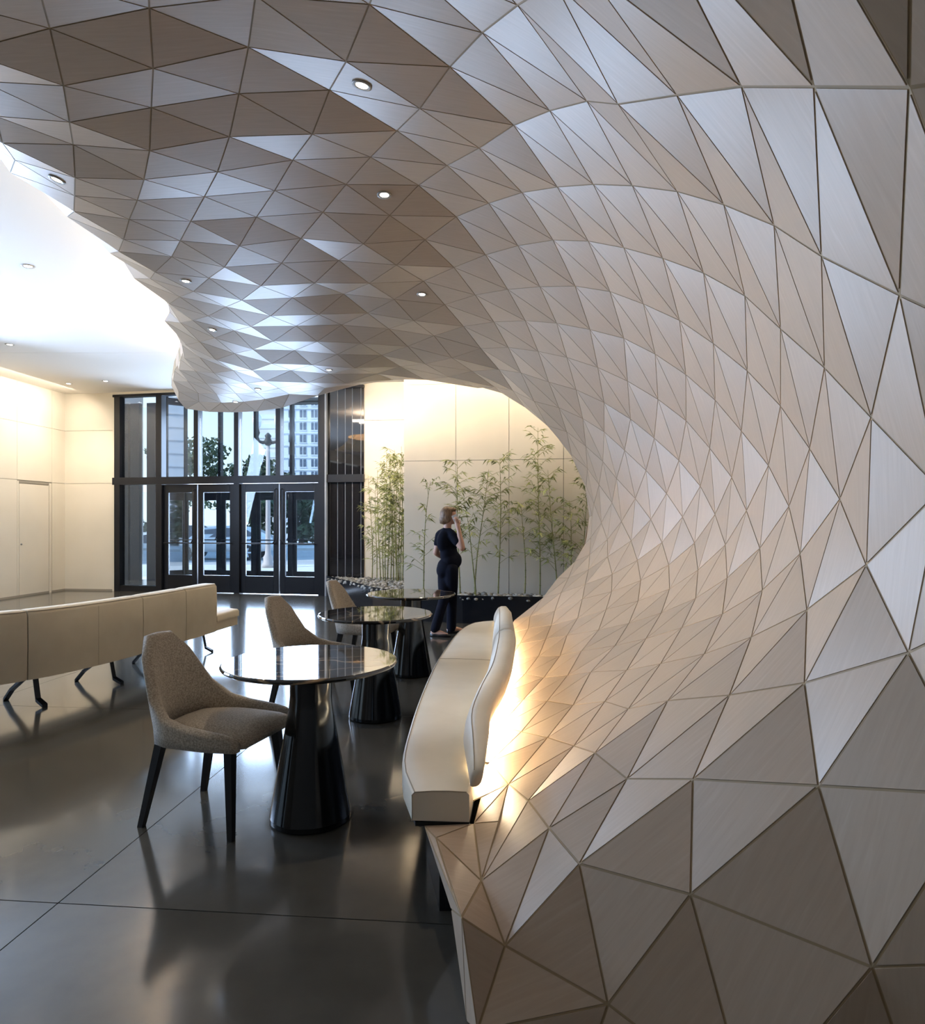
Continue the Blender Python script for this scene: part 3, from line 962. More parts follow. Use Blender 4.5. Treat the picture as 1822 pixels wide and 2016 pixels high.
# ------------------------------------------------------------------ canopy lattice nodes (metres), ring by ring
CANOPY = {
    -6: (9, [(-2.676, 3.283, 3.434), (-2.547, 3.019, 3.416), (-2.423, 2.758, 3.394), (-2.292, 2.483, 3.378), (-2.163, 2.167, 3.378), (-2.044, 1.800, 3.396), (-1.919, 1.427, 3.409), (-1.792, 1.055, 3.420)]),
    -5: (7, [(-2.668, 3.953, 3.510), (-2.495, 3.736, 3.468), (-2.398, 3.494, 3.426), (-2.262, 3.249, 3.417), (-2.138, 2.980, 3.410), (-2.028, 2.720, 3.360), (-1.874, 2.447, 3.350), (-1.764, 2.085, 3.378), (-1.637, 1.721, 3.395), (-1.508, 1.359, 3.405)]),
    -4: (6, [(-2.676, 4.535, 3.515), (-2.489, 4.294, 3.440), (-2.328, 4.022, 3.408), (-2.171, 3.756, 3.379), (-2.019, 3.476, 3.407), (-1.887, 3.218, 3.370), (-1.752, 2.942, 3.365), (-1.623, 2.635, 3.391), (-1.496, 2.349, 3.359), (-1.355, 2.003, 3.383), (-1.224, 1.653, 3.391), (-1.097, 1.306, 3.390)]),
    -3: (5, [(-2.738, 5.204, 3.536), (-2.528, 4.927, 3.439), (-2.340, 4.628, 3.401), (-2.151, 4.325, 3.403), (-1.959, 4.038, 3.389), (-1.785, 3.755, 3.369), (-1.619, 3.467, 3.371), (-1.468, 3.160, 3.404), (-1.327, 2.874, 3.395), (-1.197, 2.561, 3.414), (-1.069, 2.265, 3.386), (-0.939, 1.937, 3.375), (-0.812, 1.606, 3.362), (-0.687, 1.267, 3.360)]),
    -2: (4, [(-2.877, 5.864, 3.582), (-2.613, 5.609, 3.486), (-2.428, 5.292, 3.423), (-2.164, 4.988, 3.425), (-1.966, 4.667, 3.409), (-1.763, 4.349, 3.402), (-1.554, 4.035, 3.409), (-1.364, 3.732, 3.400), (-1.190, 3.420, 3.416), (-1.037, 3.107, 3.436), (-0.896, 2.804, 3.437), (-0.773, 2.503, 3.416), (-0.646, 2.209, 3.367), (-0.526, 1.901, 3.325), (-0.412, 1.593, 3.278)]),
    -1: (4, [(-2.759, 6.306, 3.502), (-2.533, 6.004, 3.467), (-2.289, 5.701, 3.412), (-2.035, 5.378, 3.408), (-1.796, 5.056, 3.373), (-1.568, 4.709, 3.391), (-1.340, 4.358, 3.433), (-1.129, 4.025, 3.441), (-0.937, 3.700, 3.448), (-0.763, 3.403, 3.419), (-0.612, 3.083, 3.437), (-0.487, 2.802, 3.375), (-0.345, 2.479, 3.365), (-0.228, 2.181, 3.299), (-0.124, 1.900, 3.202), (-0.040, 1.631, 3.109), (0.038, 1.361, 3.045)]),
    0: (2, [(-3.197, 7.184, 3.605), (-2.930, 6.965, 3.521), (-2.701, 6.709, 3.470), (-2.441, 6.431, 3.428), (-2.162, 6.124, 3.417), (-1.911, 5.800, 3.370), (-1.642, 5.458, 3.373), (-1.375, 5.092, 3.417), (-1.139, 4.721, 3.449), (-0.909, 4.364, 3.467), (-0.698, 4.019, 3.475), (-0.507, 3.696, 3.463), (-0.332, 3.391, 3.430), (-0.197, 3.099, 3.362), (-0.052, 2.774, 3.334), (0.073, 2.472, 3.255), (0.180, 2.190, 3.139), (0.264, 1.926, 3.001), (0.310, 1.689, 2.845), (0.389, 1.415, 2.762), (0.506, 1.193, 2.721), (0.694, 1.031, 2.690), (1.067, 0.878, 2.616)]),
    1: (2, [(-3.154, 7.632, 3.470), (-2.898, 7.394, 3.437), (-2.638, 7.139, 3.413), (-2.339, 6.868, 3.412), (-2.072, 6.568, 3.366), (-1.785, 6.235, 3.368), (-1.490, 5.872, 3.416), (-1.216, 5.510, 3.415), (-0.946, 5.129, 3.453), (-0.705, 4.769, 3.429), (-0.478, 4.395, 3.461), (-0.265, 4.039, 3.480), (-0.085, 3.721, 3.430), (0.085, 3.412, 3.354), (0.237, 3.094, 3.282), (0.364, 2.795, 3.166), (0.466, 2.509, 3.026), (0.522, 2.249, 2.852), (0.629, 1.966, 2.702), (0.706, 1.696, 2.552), (0.767, 1.463, 2.400), (0.848, 1.273, 2.275), (1.003, 1.104, 2.205), (1.289, 0.940, 1.984), (1.548, 0.784, 1.725)]),
    2: (1, [(-3.425, 8.250, 3.466), (-3.153, 8.044, 3.426), (-2.883, 7.831, 3.348), (-2.580, 7.586, 3.358), (-2.287, 7.319, 3.335), (-1.983, 7.018, 3.343), (-1.659, 6.676, 3.404), (-1.356, 6.321, 3.408), (-1.051, 5.935, 3.470), (-0.776, 5.569, 3.434), (-0.511, 5.187, 3.439), (-0.267, 4.796, 3.471), (-0.041, 4.425, 3.466), (0.160, 4.090, 3.396), (0.335, 3.766, 3.302), (0.489, 3.454, 3.177), (0.615, 3.149, 3.037), (0.723, 2.851, 2.881), (0.820, 2.560, 2.713), (0.890, 2.282, 2.531), (0.938, 2.017, 2.343), (0.949, 1.772, 2.153), (0.997, 1.529, 1.968), (1.068, 1.320, 1.801), (1.218, 1.166, 1.613), (1.412, 1.014, 1.383)]),
    3: (0, [(-3.732, 8.820, 3.452), (-3.447, 8.656, 3.398), (-3.144, 8.480, 3.337), (-2.829, 8.272, 3.322), (-2.521, 8.044, 3.270), (-2.213, 7.775, 3.289), (-1.873, 7.470, 3.363), (-1.547, 7.143, 3.375), (-1.221, 6.774, 3.443), (-0.907, 6.402, 3.447), (-0.613, 6.018, 3.450), (-0.327, 5.621, 3.471), (-0.066, 5.237, 3.440), (0.168, 4.861, 3.389), (0.373, 4.500, 3.306), (0.562, 4.156, 3.199), (0.719, 3.830, 3.056), (0.847, 3.516, 2.889), (0.959, 3.208, 2.713), (1.047, 2.909, 2.531), (1.106, 2.624, 2.336), (1.120, 2.360, 2.131), (1.130, 2.092, 1.932), (1.116, 1.830, 1.736), (1.124, 1.575, 1.526), (1.118, 1.406, 1.265), (1.273, 1.236, 1.073), (1.427, 1.113, 0.807)]),
    4: (-1, [(-4.051, 9.381, 3.433), (-3.778, 9.228, 3.386), (-3.469, 9.082, 3.324), (-3.147, 8.909, 3.294), (-2.822, 8.710, 3.253), (-2.488, 8.481, 3.235), (-2.103, 8.223, 3.310), (-1.779, 7.934, 3.310), (-1.422, 7.610, 3.355), (-1.097, 7.254, 3.385), (-0.756, 6.876, 3.433), (-0.472, 6.497, 3.402), (-0.161, 6.092, 3.427), (0.109, 5.698, 3.381), (0.359, 5.311, 3.294), (0.570, 4.931, 3.182), (0.768, 4.565, 3.058), (0.929, 4.220, 2.902), (1.052, 3.895, 2.718), (1.159, 3.577, 2.527), (1.226, 3.275, 2.323), (1.267, 2.981, 2.123), (1.281, 2.699, 1.918), (1.257, 2.426, 1.716), (1.215, 2.157, 1.524), (1.133, 1.880, 1.331), (1.090, 1.637, 1.132), (1.113, 1.435, 0.865), (1.197, 1.332, 0.579), (1.368, 1.244, 0.254)]),
    5: (-1, [(-4.143, 9.784, 3.355), (-3.815, 9.666, 3.310), (-3.500, 9.519, 3.272), (-3.162, 9.347, 3.245), (-2.801, 9.152, 3.213), (-2.445, 8.914, 3.228), (-2.010, 8.674, 3.254), (-1.655, 8.383, 3.300), (-1.296, 8.072, 3.304), (-0.931, 7.717, 3.372), (-0.601, 7.350, 3.377), (-0.296, 6.962, 3.386), (0.011, 6.564, 3.367), (0.289, 6.163, 3.291), (0.540, 5.757, 3.180), (0.754, 5.364, 3.042), (0.949, 4.985, 2.882), (1.113, 4.621, 2.718), (1.231, 4.280, 2.523), (1.318, 3.954, 2.321), (1.373, 3.641, 2.113), (1.390, 3.339, 1.904), (1.388, 3.039, 1.707), (1.344, 2.758, 1.515), (1.243, 2.466, 1.334), (1.121, 2.180, 1.165), (0.982, 1.923, 0.989), (0.907, 1.707, 0.779), (0.935, 1.529, 0.435), (1.033, 1.484, 0.098)]),
    6: (-1, [(-4.303, 10.160, 3.290), (-3.963, 10.080, 3.260), (-3.584, 9.960, 3.223), (-3.200, 9.800, 3.209), (-2.827, 9.593, 3.209), (-2.416, 9.354, 3.236), (-1.872, 9.119, 3.274), (-1.533, 8.822, 3.276), (-1.090, 8.507, 3.333), (-0.755, 8.158, 3.344), (-0.434, 7.805, 3.291), (-0.117, 7.425, 3.270), (0.193, 7.022, 3.269), (0.453, 6.617, 3.175), (0.700, 6.200, 3.030), (0.903, 5.794, 2.874), (1.091, 5.403, 2.697), (1.239, 5.031, 2.509), (1.363, 4.672, 2.307), (1.445, 4.330, 2.106), (1.479, 4.007, 1.892), (1.484, 3.693, 1.697), (1.434, 3.383, 1.508), (1.365, 3.075, 1.330), (1.242, 2.774, 1.169), (1.070, 2.481, 1.025), (0.879, 2.206, 0.881), (0.680, 1.977, 0.692), (0.610, 1.792, 0.455), (0.681, 1.585, 0.051)]),
    7: (0, [(-4.317, 10.456, 3.216), (-3.911, 10.345, 3.151), (-3.515, 10.197, 3.119), (-3.080, 10.015, 3.104), (-2.630, 9.779, 3.117), (-2.063, 9.521, 3.246), (-1.478, 9.246, 3.345), (-0.921, 8.938, 3.346), (-0.494, 8.586, 3.278), (-0.168, 8.219, 3.229), (0.113, 7.829, 3.214), (0.405, 7.438, 3.143), (0.615, 7.043, 3.019), (0.853, 6.627, 2.836), (1.053, 6.212, 2.678), (1.228, 5.812, 2.487), (1.361, 5.429, 2.286), (1.449, 5.064, 2.085), (1.521, 4.708, 1.884), (1.550, 4.366, 1.685), (1.523, 4.040, 1.497), (1.458, 3.716, 1.324), (1.343, 3.400, 1.167), (1.198, 3.087, 1.027), (1.005, 2.784, 0.903), (0.766, 2.499, 0.785), (0.545, 2.218, 0.601), (0.348, 1.996, 0.433), (0.388, 1.786, 0.166), (0.303, 1.744, -0.033)]),
    8: (9, [(0.189, 8.604, 3.171), (0.395, 8.203, 3.103), (0.586, 7.814, 2.983), (0.794, 7.431, 2.790), (1.010, 7.019, 2.649), (1.187, 6.610, 2.472), (1.313, 6.211, 2.287), (1.410, 5.827, 2.075), (1.493, 5.451, 1.871), (1.549, 5.084, 1.667), (1.554, 4.731, 1.487), (1.519, 4.386, 1.314), (1.425, 4.053, 1.160), (1.296, 3.724, 1.027), (1.115, 3.407, 0.914), (0.914, 3.091, 0.798), (0.689, 2.782, 0.676), (0.492, 2.488, 0.594), (0.286, 2.211, 0.441), (0.123, 1.940, 0.225), (0.040, 1.823, 0.066)]),
    9: (11, [(0.768, 8.177, 2.844), (0.986, 7.797, 2.572), (1.148, 7.390, 2.447), (1.286, 6.992, 2.243), (1.382, 6.597, 2.047), (1.429, 6.213, 1.855), (1.503, 5.828, 1.655), (1.533, 5.454, 1.472), (1.516, 5.091, 1.297), (1.458, 4.735, 1.148), (1.356, 4.387, 1.013), (1.202, 4.050, 0.902), (1.018, 3.718, 0.804), (0.830, 3.387, 0.703), (0.651, 3.062, 0.632), (0.456, 2.742, 0.535), (0.240, 2.448, 0.433), (0.061, 2.162, 0.293), (-0.003, 1.945, 0.304)]),
    10: (13, [(1.263, 7.757, 2.232), (1.372, 7.360, 2.041), (1.420, 6.970, 1.839), (1.468, 6.580, 1.641), (1.471, 6.198, 1.456), (1.465, 5.819, 1.288), (1.422, 5.448, 1.139), (1.352, 5.081, 1.008), (1.238, 4.722, 0.895), (1.085, 4.370, 0.790), (0.916, 4.023, 0.709), (0.705, 3.683, 0.627), (0.550, 3.332, 0.541), (0.381, 2.999, 0.487), (0.184, 2.669, 0.407)]),
    11: (14, [(1.428, 7.727, 1.860), (1.440, 7.338, 1.650), (1.441, 6.948, 1.444), (1.418, 6.559, 1.280), (1.339, 6.180, 1.132), (1.295, 5.795, 1.000), (1.206, 5.420, 0.889), (1.083, 5.053, 0.792), (0.952, 4.686, 0.697), (0.769, 4.328, 0.620), (0.622, 3.963, 0.545), (0.456, 3.607, 0.488), (0.286, 3.256, 0.433), (0.120, 2.926, 0.404), (-0.100, 2.585, 0.311)]),
    12: (15, [(1.487, 7.699, 1.526), (1.402, 7.316, 1.284), (1.315, 6.923, 1.115), (1.228, 6.527, 0.988), (1.124, 6.137, 0.881), (1.029, 5.753, 0.791), (0.923, 5.370, 0.682), (0.779, 4.997, 0.606), (0.672, 4.619, 0.528), (0.516, 4.247, 0.466), (0.353, 3.879, 0.424), (0.197, 3.521, 0.378), (0.004, 3.188, 0.325)]),
    13: (16, [(1.403, 7.687, 1.194), (1.226, 7.287, 1.025), (1.088, 6.878, 0.877), (0.951, 6.469, 0.769), (0.836, 6.069, 0.647), (0.753, 5.674, 0.579), (0.656, 5.289, 0.526), (0.557, 4.908, 0.467), (0.424, 4.535, 0.425), (0.275, 4.167, 0.396), (0.074, 3.807, 0.319)]),
    14: (18, [(1.024, 7.230, 0.847), (0.808, 6.795, 0.678), (0.643, 6.376, 0.554), (0.588, 5.972, 0.503), (0.476, 5.578, 0.437), (0.362, 5.190, 0.380), (0.248, 4.820, 0.343), (0.138, 4.454, 0.305)]),
    15: (20, [(0.509, 6.654, 0.472), (0.432, 6.261, 0.411), (0.342, 5.860, 0.353), (0.191, 5.481, 0.317), (0.046, 5.104, 0.282)]),
}

# ------------------------------------------------------------------ timber canopy
P3 = {}
for r, (s0, pts) in CANOPY.items():
    for i, p in enumerate(pts):
        P3[(r, s0 + i)] = Vector(p)

tris = []
for (r, s) in sorted(P3):
    a, b, c, d = (r, s), (r, s + 1), (r + 1, s + 1), (r + 1, s)
    if b in P3 and c in P3:
        tris.append((a, b, c))
    if c in P3 and d in P3:
        tris.append((a, c, d))
# plinth in front of the bench
P3['b1'] = px_z(835, 1625, 0.335)
P3['b1p'] = px_z(859, 1649, 0.34)
P3['b2'] = px_z(933, 1621, 0.342)
P3['b3'] = px_z(983, 1617, 0.365)
P3['fo'] = Vector((0.012, 1.945, 0.0))
P3['m1'] = px_z(888, 1790, 0.26)
P3['b1f'] = Vector((0.05, 2.46, 0.0))
MANUAL = [((10, 27), (9, 28), (9, 27)), ('b1', 'b2', 'b1p'), ('b1p', 'b2', (9, 28)), ('b2', 'b3', (9, 28)), ('b3', (10, 27), (9, 28)),
          ('b2', (10, 27), 'b3'), ('b2', (11, 27), (10, 27)),
          ('b1', 'b1p', (9, 29)), ('b1p', (9, 28), (9, 29)), ((9, 29), (8, 29), 'fo'), ('b1', (9, 29), 'm1'), ('m1', (9, 29), 'fo'),
          ('b1', 'm1', 'b1f'), ('m1', 'fo', 'b1f')]
tris += MANUAL


def tri_n(t):
    a, b, c = (P3[k] for k in t)
    return (b - a).cross(c - a)


# consistent facing: the ceiling faces down, everything else towards the room
fixed = []
for t in tris:
    n = tri_n(t)
    ce = (P3[t[0]] + P3[t[1]] + P3[t[2]]) / 3
    fixed.append(t)
ceil_t = ((0, 10), (0, 11), (1, 11))
sgn = -1 if tri_n(ceil_t).z > 0 else 1
tris2 = []
for t in fixed:
    lattice = t not in MANUAL
    if lattice:
        if sgn < 0:
            t = (t[0], t[2], t[1])
    else:
        n = tri_n(t)
        ce = (P3[t[0]] + P3[t[1]] + P3[t[2]]) / 3
        if n.dot(Vector((-0.6, 0.6, 1.6)) - ce) < 0:
            t = (t[0], t[2], t[1])
    tris2.append(t)
tris = tris2

# outer rim: the boundary rolls away from the room
vn = {}
edge_count = {}
for t in tris:
    n = tri_n(t).normalized()
    for i in range(3):
        vn[t[i]] = vn.get(t[i], Vector()) + n
        e = (t[i], t[(i + 1) % 3])
        edge_count[e] = t
for k in vn:
    vn[k].normalize()
bedges = []
for (a, b) in edge_count:
    if (b, a) not in edge_count and isinstance(a, tuple) and isinstance(b, tuple):
        if P3[a].z > 0.55 and P3[b].z > 0.55:
            bedges.append((a, b))
bout = {}
for a, b in bedges:
    d = (P3[b] - P3[a]).normalized()
    n = (vn[a] + vn[b]).normalized()
    o_ = d.cross(n)
    for k in (a, b):
        bout[k] = bout.get(k, Vector()) + o_
for k in bout:
    bout[k].normalize()
ROLL = ((0.12, 0.06), (0.17, 0.19), (0.13, 0.32))
for k, o_ in bout.items():
    for j, (ou, up) in enumerate(ROLL):
        q = P3[k] + o_ * ou - vn[k] * up
        q.z = min(q.z, CEIL - 0.03)
        P3[('rim', j, k)] = q
nbr = {}
for a, b in bedges:
    nbr.setdefault(a, []).append(b)
    nbr.setdefault(b, []).append(a)
for j in range(len(ROLL)):
    for _ in range(2 if j == 0 else 5):
        new = {}
        for k in bout:
            if len(nbr[k]) == 2:
                m = (P3[('rim', j, nbr[k][0])] + P3[('rim', j, nbr[k][1])]) / 2
                new[k] = P3[('rim', j, k)].lerp(m, 0.5)
        for k, q in new.items():
            P3[('rim', j, k)] = q
rim_tris = []
for a, b in bedges:
    ra, rb = a, b
    for j in range(len(ROLL)):
        na, nb_ = ('rim', j, a), ('rim', j, b)
        rim_tris += [(rb, ra, na), (rb, na, nb_)]
        ra, rb = na, nb_


def panel_geo(t, gap, thick):
    """a triangular board inset from its joints; returns verts, faces and grain uvs"""
    A, B, C = (P3[k] for k in t)
    n = (B - A).cross(C - A)
    area = n.length / 2
    if area < 1e-5:
        return None
    n.normalize()
    la, lb, lc = (B - C).length, (C - A).length, (A - B).length
    per = la + lb + lc
    inc = (A * la + B * lb + C * lc) / per
    rho = 2 * area / per
    if rho < gap * 1.6:
        return None
    f = 1 - gap / rho
    top = [inc + (v - inc) * f for v in (A, B, C)]
    bot = [v - n * thick for v in top]
    g = n.cross(Vector((0, 1, 0)))
    if g.length < 0.2:
        g = n.cross(Vector((1, 0, 0)))
    g.normalize()
    h = n.cross(g)
    uv = [(v.dot(g), v.dot(h)) for v in top + bot]
    return top + bot, [(0, 1, 2), (0, 3, 4, 1), (1, 4, 5, 2), (2, 5, 3, 0)], uv, inc, n, area


def proj_area(t):
    q = []
    for k in t:
        p = P3[k]
        if p.y < 0.3:
            return 0.0
        q.append(((p.x / p.y) * FPX + PX, PY - (p.z - CAM_H) / p.y * FPX))
    if all(a[0] < 0 for a in q) or all(a[0] > 1822 for a in q) or all(a[1] < 0 for a in q) or all(a[1] > 2016 for a in q):
        return 0.0
    (x0, y0), (x1, y1), (x2, y2) = q
    return abs((x1 - x0) * (y2 - y0) - (x2 - x0) * (y1 - y0)) / 2


canopy = empty('timber_canopy', (1.2, 3.0, 0.0))
tag(canopy, 'whitewashed oak canopy of triangular panels curling from the bench plinth up the wall and overhead', 'canopy')
CO = canopy.location.copy()
GAP, THICK = 0.0036, 0.0045
order = sorted(tris, key=lambda t: -proj_area(t))
single, rest = order[:298], order[298:] + rim_tris


def panel_mesh(items):
    vs, fs, uvs = [], [], []
    for t in items:
        g = panel_geo(t, GAP, THICK)
        if g is None:
            continue
        b = len(vs)
        vs += [v - CO for v in g[0]]
        for f in g[1]:
            fs.append(tuple(i + b for i in f))
            uvs += [g[2][i] for i in f]
    if not vs:
        return None
    me = bpy.data.meshes.new('panel')
    me.from_pydata(vs, [], fs)
    ul = me.uv_layers.new(name='UVMap')
    for i, u in enumerate(uvs):
        ul.data[i].uv = u
    me.materials.append(M['wood'])
    return me


for t in single:
    me = panel_mesh([t])
    if me:
        link('panel', me, canopy)
me = panel_mesh(rest)
o = link('small_panels', me, canopy)
o['kind'] = 'stuff'
# joint backing behind the boards
bm = bmesh.new()
bv = {}
for t in tris + rim_tris:
    n = tri_n(t)
    if n.length < 1e-6:
        continue
    for k in t:
        if k not in bv:
            nn = vn.get(k)
            if nn is None:
                base = k[2]
                nn = (vn[base] + (P3[base] - P3[k]).normalized()).normalized()
            bv[k] = bm.verts.new(P3[k] - nn * 0.0025 - CO)
    try:
        bm.faces.new([bv[k] for k in t])
    except ValueError:
        pass
obj('backing', bm, 'groove', canopy)


# downlights set into the canopy
def ray_canopy(x, y):
    o_ = Vector((0, 0, CAM_H))
    d = Vector(((x - PX) / FPX, 1, (PY - y) / FPX))
    best = None
    for t in tris:
        A, B, C = (P3[k] for k in t)
        e1, e2 = B - A, C - A
        pv = d.cross(e2)
        det = e1.dot(pv)
        if abs(det) < 1e-9:
            continue
        tv = o_ - A
        u = tv.dot(pv) / det
        if u < 0 or u > 1:
            continue
        qv = tv.cross(e1)
        v = d.dot(qv) / det
        if v < 0 or u + v > 1:
            continue
        w = e2.dot(qv) / det
        if w > 0.1 and (best is None or w < best[0]):
            best = (w, o_ + d * w, tri_n(t).normalized())
    return best


def downlight(loc, nrm, rad, label, group, energy, color=(1.0, 0.86, 0.68), spot=115):
    root = empty('downlight', loc)
    q = nrm.to_track_quat('Z', 'Y')
    root.rotation_mode = 'QUATERNION'
    root.rotation_quaternion = q
    tag(root, label, 'downlight', group)
    bm = bmesh.new()
    lathe(bm, [(rad * 0.60, 0.0), (rad, 0.0), (rad, 0.004), (rad * 0.72, 0.006), (rad * 0.60, 0.002)], 24, cap=False)
    obj('trim', bm, 'lamptrim', root, True)
    bm = bmesh.new()
    lathe(bm, [(rad * 0.60, 0.001), (rad * 0.60, 0.0025)], 24)
    obj('lens', bm, 'lamp', root)
    if energy:
        l = add_light('downlight_or_fill_lamp', 'SPOT', Vector(loc) + Vector((0, 0, -0.03)), energy, color,
                      spot_size=math.radians(spot), spot_blend=0.6, shadow_soft_size=0.03)
    return root


for (x, y) in ((713, 167), (757, 383), (831, 579), (112, 353), (366, 553), (418, 649), (648, 728), (508, 766), (464, 791)):
    hit = ray_canopy(x, y)
    if hit:
        downlight(hit[1] + hit[2] * 0.001, hit[2], 0.045, 'small round recessed downlight set in a triangular oak panel',
                  'downlights in the timber canopy', 42.0, spot=46)
for (x, y) in ((55, 524), (19, 678), (135, 755), (208, 750)):
    p = px_z(x, y, CEIL)
    downlight((p.x, p.y, CEIL - 0.001), Vector((0, 0, -1)), 0.065, 'round recessed downlight in the white ceiling',
              'downlights in the white ceiling', 60.0)
for (x, y) in ((-6.0, 4.0), (-4.2, 1.2), (-7.0, 0.0), (-6.4, 6.8), (-4.4, 3.6)):  # added fill spots over the unseen part of the lobby, without fittings
    add_light('downlight_or_fill_lamp', 'SPOT', (x, y, CEIL - 0.05), 35.0, (1.0, 0.86, 0.68), spot_size=math.radians(100), spot_blend=0.6, shadow_soft_size=0.05)

# cove light strip lying on the canopy's outer rim, washing the ceiling
rim_pts = sorted([P3[k] for k in bout if P3[k].z > 3.1 and P3[k].x < -1.2], key=lambda v: v.y)
strip = []
for p in rim_pts:
    if not strip or (p - strip[-1]).length > 0.18:
        strip.append(p)
bm = bmesh.new()
strip_in = [Vector((p.x + 0.30, p.y - (0.35 if p.y > 9 else 0), 3.97)) for p in strip]
tube(bm, strip_in, 0.025, 6)
cv = obj('cove_light_strip', bm, 'cove', None)
tag(cv, 'warm light strip hidden on top of the canopy rim, washing the white ceiling', 'light strip')

# wall-wash strips above the garden walls
bm = bmesh.new()
bx(bm, 0.1, 4.6, -0.62, -0.58, CEIL - 0.05, CEIL - 0.012)
o = obj('wall_washer', bm, 'wash', None, loc=(WB0.x, WB0.y, 0), rot=(0, 0, math.atan2(WB1.y - WB0.y, WB1.x - WB0.x)))
tag(o, 'linear ceiling wall washer in front of the near cream wall', 'light strip')
add_light('wall_washer_light', 'AREA', (1.0, 9.45, CEIL - 0.06), 27, (1.0, 0.86, 0.66), (math.radians(22), 0, math.radians(-9)),
          shape='RECTANGLE', size=4.2, size_y=0.12)
add_light('wall_washer_light', 'AREA', (-0.9, 12.1, CEIL - 0.06), 20, (1.0, 0.86, 0.66), (math.radians(22), 0, math.radians(-6)),
          shape='RECTANGLE', size=2.0, size_y=0.12)
# wall-wash along the left wall
add_light('wall_washer_light', 'AREA', (-8.0, 12.0, CEIL - 0.06), 48, (1.0, 0.90, 0.76), (0, math.radians(30), math.radians(-5)),
          shape='RECTANGLE', size=0.15, size_y=3.6)

# ------------------------------------------------------------------ bench
bench = empty('banquette', (0.0, 4.5, 0.0))
tag(bench, 'long cream leather banquette curving along the oak panelling, lit from behind', 'bench')
BO = bench.location.copy()
front = smoothline([(-0.186, 2.47, 0), (-0.25, 2.78, 0), (-0.255, 3.3, 0), (-0.238, 3.9, 0), (-0.20, 4.6, 0), (-0.14, 5.26, 0),
                    (-0.03, 6.15, 0), (0.12, 6.65, 0), (0.30, 6.76, 0)], 41)
back = smoothline([(0.025, 2.47, 0), (0.06, 2.8, 0), (0.115, 3.25, 0), (0.17, 3.75, 0), (0.235, 4.4, 0), (0.29, 5.1, 0),
                   (0.33, 5.8, 0), (0.345, 6.4, 0), (0.335, 6.74, 0)], 41)


def seat_cushion(i0, i1):
    bm = bmesh.new()
    secs = []
    z0, z1, r = 0.345, 0.455, 0.010
    for i in range(i0, i1 + 1):
        a, b = front[i], back[i]
        d = (b - a).normalized()
        e = 0.0
        row = []
        W = (b - a).length
        for u, z in ((0, z0 + 0.006), (0, z1 - r), (r * 0.4, z1 - r * 0.35), (r, z1), (W * 0.35, z1 + 0.004), (W * 0.65, z1 + 0.004), (W - r, z1), (W, z1 - r), (W, z0)):
            row.append(a + d * u + Vector((0, 0, z)) - BO)
        secs.append(row)
    # soften the two ends
    loft(bm, secs)
    o_ = obj('seat_cushion', bm, 'leather', bench)
    smooth_angle(o_, 50)
    bm = bmesh.new()
    tube(bm, [p[3] + Vector((0, 0, 0.0)) for p in secs], 0.0025, 5)
    tube(bm, [secs[0][k] for k in range(3, 7)], 0.0025, 5)
    tube(bm, [secs[0][0], secs[0][1], secs[0][3]], 0.0022, 5)
    obj('piping', bm, 'seam', o_)


seat_cushion(0, 22)
seat_cushion(22, 40)
bm = bmesh.new()
path = smoothline([(0.020, 2.50, 0), (-0.012, 2.98, 0), (0.03, 3.38, 0), (0.105, 3.86, 0), (0.17, 4.6, 0), (0.22, 5.4, 0), (0.27, 6.2, 0), (0.30, 6.70, 0)], 46)
halves = ((0, 25), (25, 45))
for h0, h1 in halves:
    bm = bmesh.new()
    secs = []
    for i in range(h0, h1 + 1):
        t = i / 45
        w = interp([(0, 0.045), (0.08, 0.10), (0.25, 0.135), (0.5, 0.155), (0.8, 0.14), (0.95, 0.11), (1, 0.05)], t)
        hgt = interp([(0, 0.07), (0.06, 0.125), (0.25, 0.185), (0.5, 0.225), (0.8, 0.215), (0.95, 0.18), (1, 0.10)], t)
        if i in (h0, h1) and i not in (0, 45):
            w *= 0.96
            hgt *= 0.985
        p = path[i]
        d = (path[min(i + 1, 45)] - path[max(i - 1, 0)]).normalized()
        n = Vector((d.y, -d.x, 0))
        row = []
        for k in range(14):
            a = 2 * math.pi * k / 14
            cx, sz = math.cos(a), math.sin(a)
            u = w * (0.5 + 0.5 * math.copysign(abs(cx) ** 0.7, cx)) + 0.30 * hgt * (0.5 + 0.5 * sz)
            z = hgt * (0.5 + 0.5 * math.copysign(abs(sz) ** 0.75, sz))
            row.append(p + n * u + Vector((0, 0, 0.462 + z)) - BO)
        secs.append(row)
    loft(bm, secs)
    o = obj('back_cushion', bm, 'leather', bench, True)
    bm = bmesh.new()
    tube(bm, [s[5] + Vector((-0.001, 0, 0.001)) for s in secs], 0.002, 5)
    obj('piping', bm, 'seam', o)
# recessed black plinth under the seat
bm = bmesh.new()
secs = []
for i in range(0, 41, 4):
    a, b = front[i], back[i]
    d = (b - a).normalized()
    y = Vector((0, 0.03 if i == 0 else (-0.03 if i == 40 else 0), 0))
    a2, b2 = a + d * 0.10 + y, b - d * 0.012 + y
    secs.append([a2 - BO, b2 - BO, b2 + Vector((0, 0, 0.33)) - BO, a2 + Vector((0, 0, 0.33)) - BO])
loft(bm, secs)
obj('plinth', bm, 'planter', bench)
# board carrying the cushions
bm = bmesh.new()
secs = []
for i in range(41):
    a, b = front[i], back[i]
    d = (b - a).normalized()
    a2, b2 = a + d * 0.012, b
    secs.append([a2 + Vector((0, 0, 0.33)) - BO, b2 + Vector((0, 0, 0.33)) - BO, b2 + Vector((0, 0, 0.345)) - BO, a2 + Vector((0, 0, 0.345)) - BO])
loft(bm, secs)
obj('seat_board', bm, 'blackwood', bench)
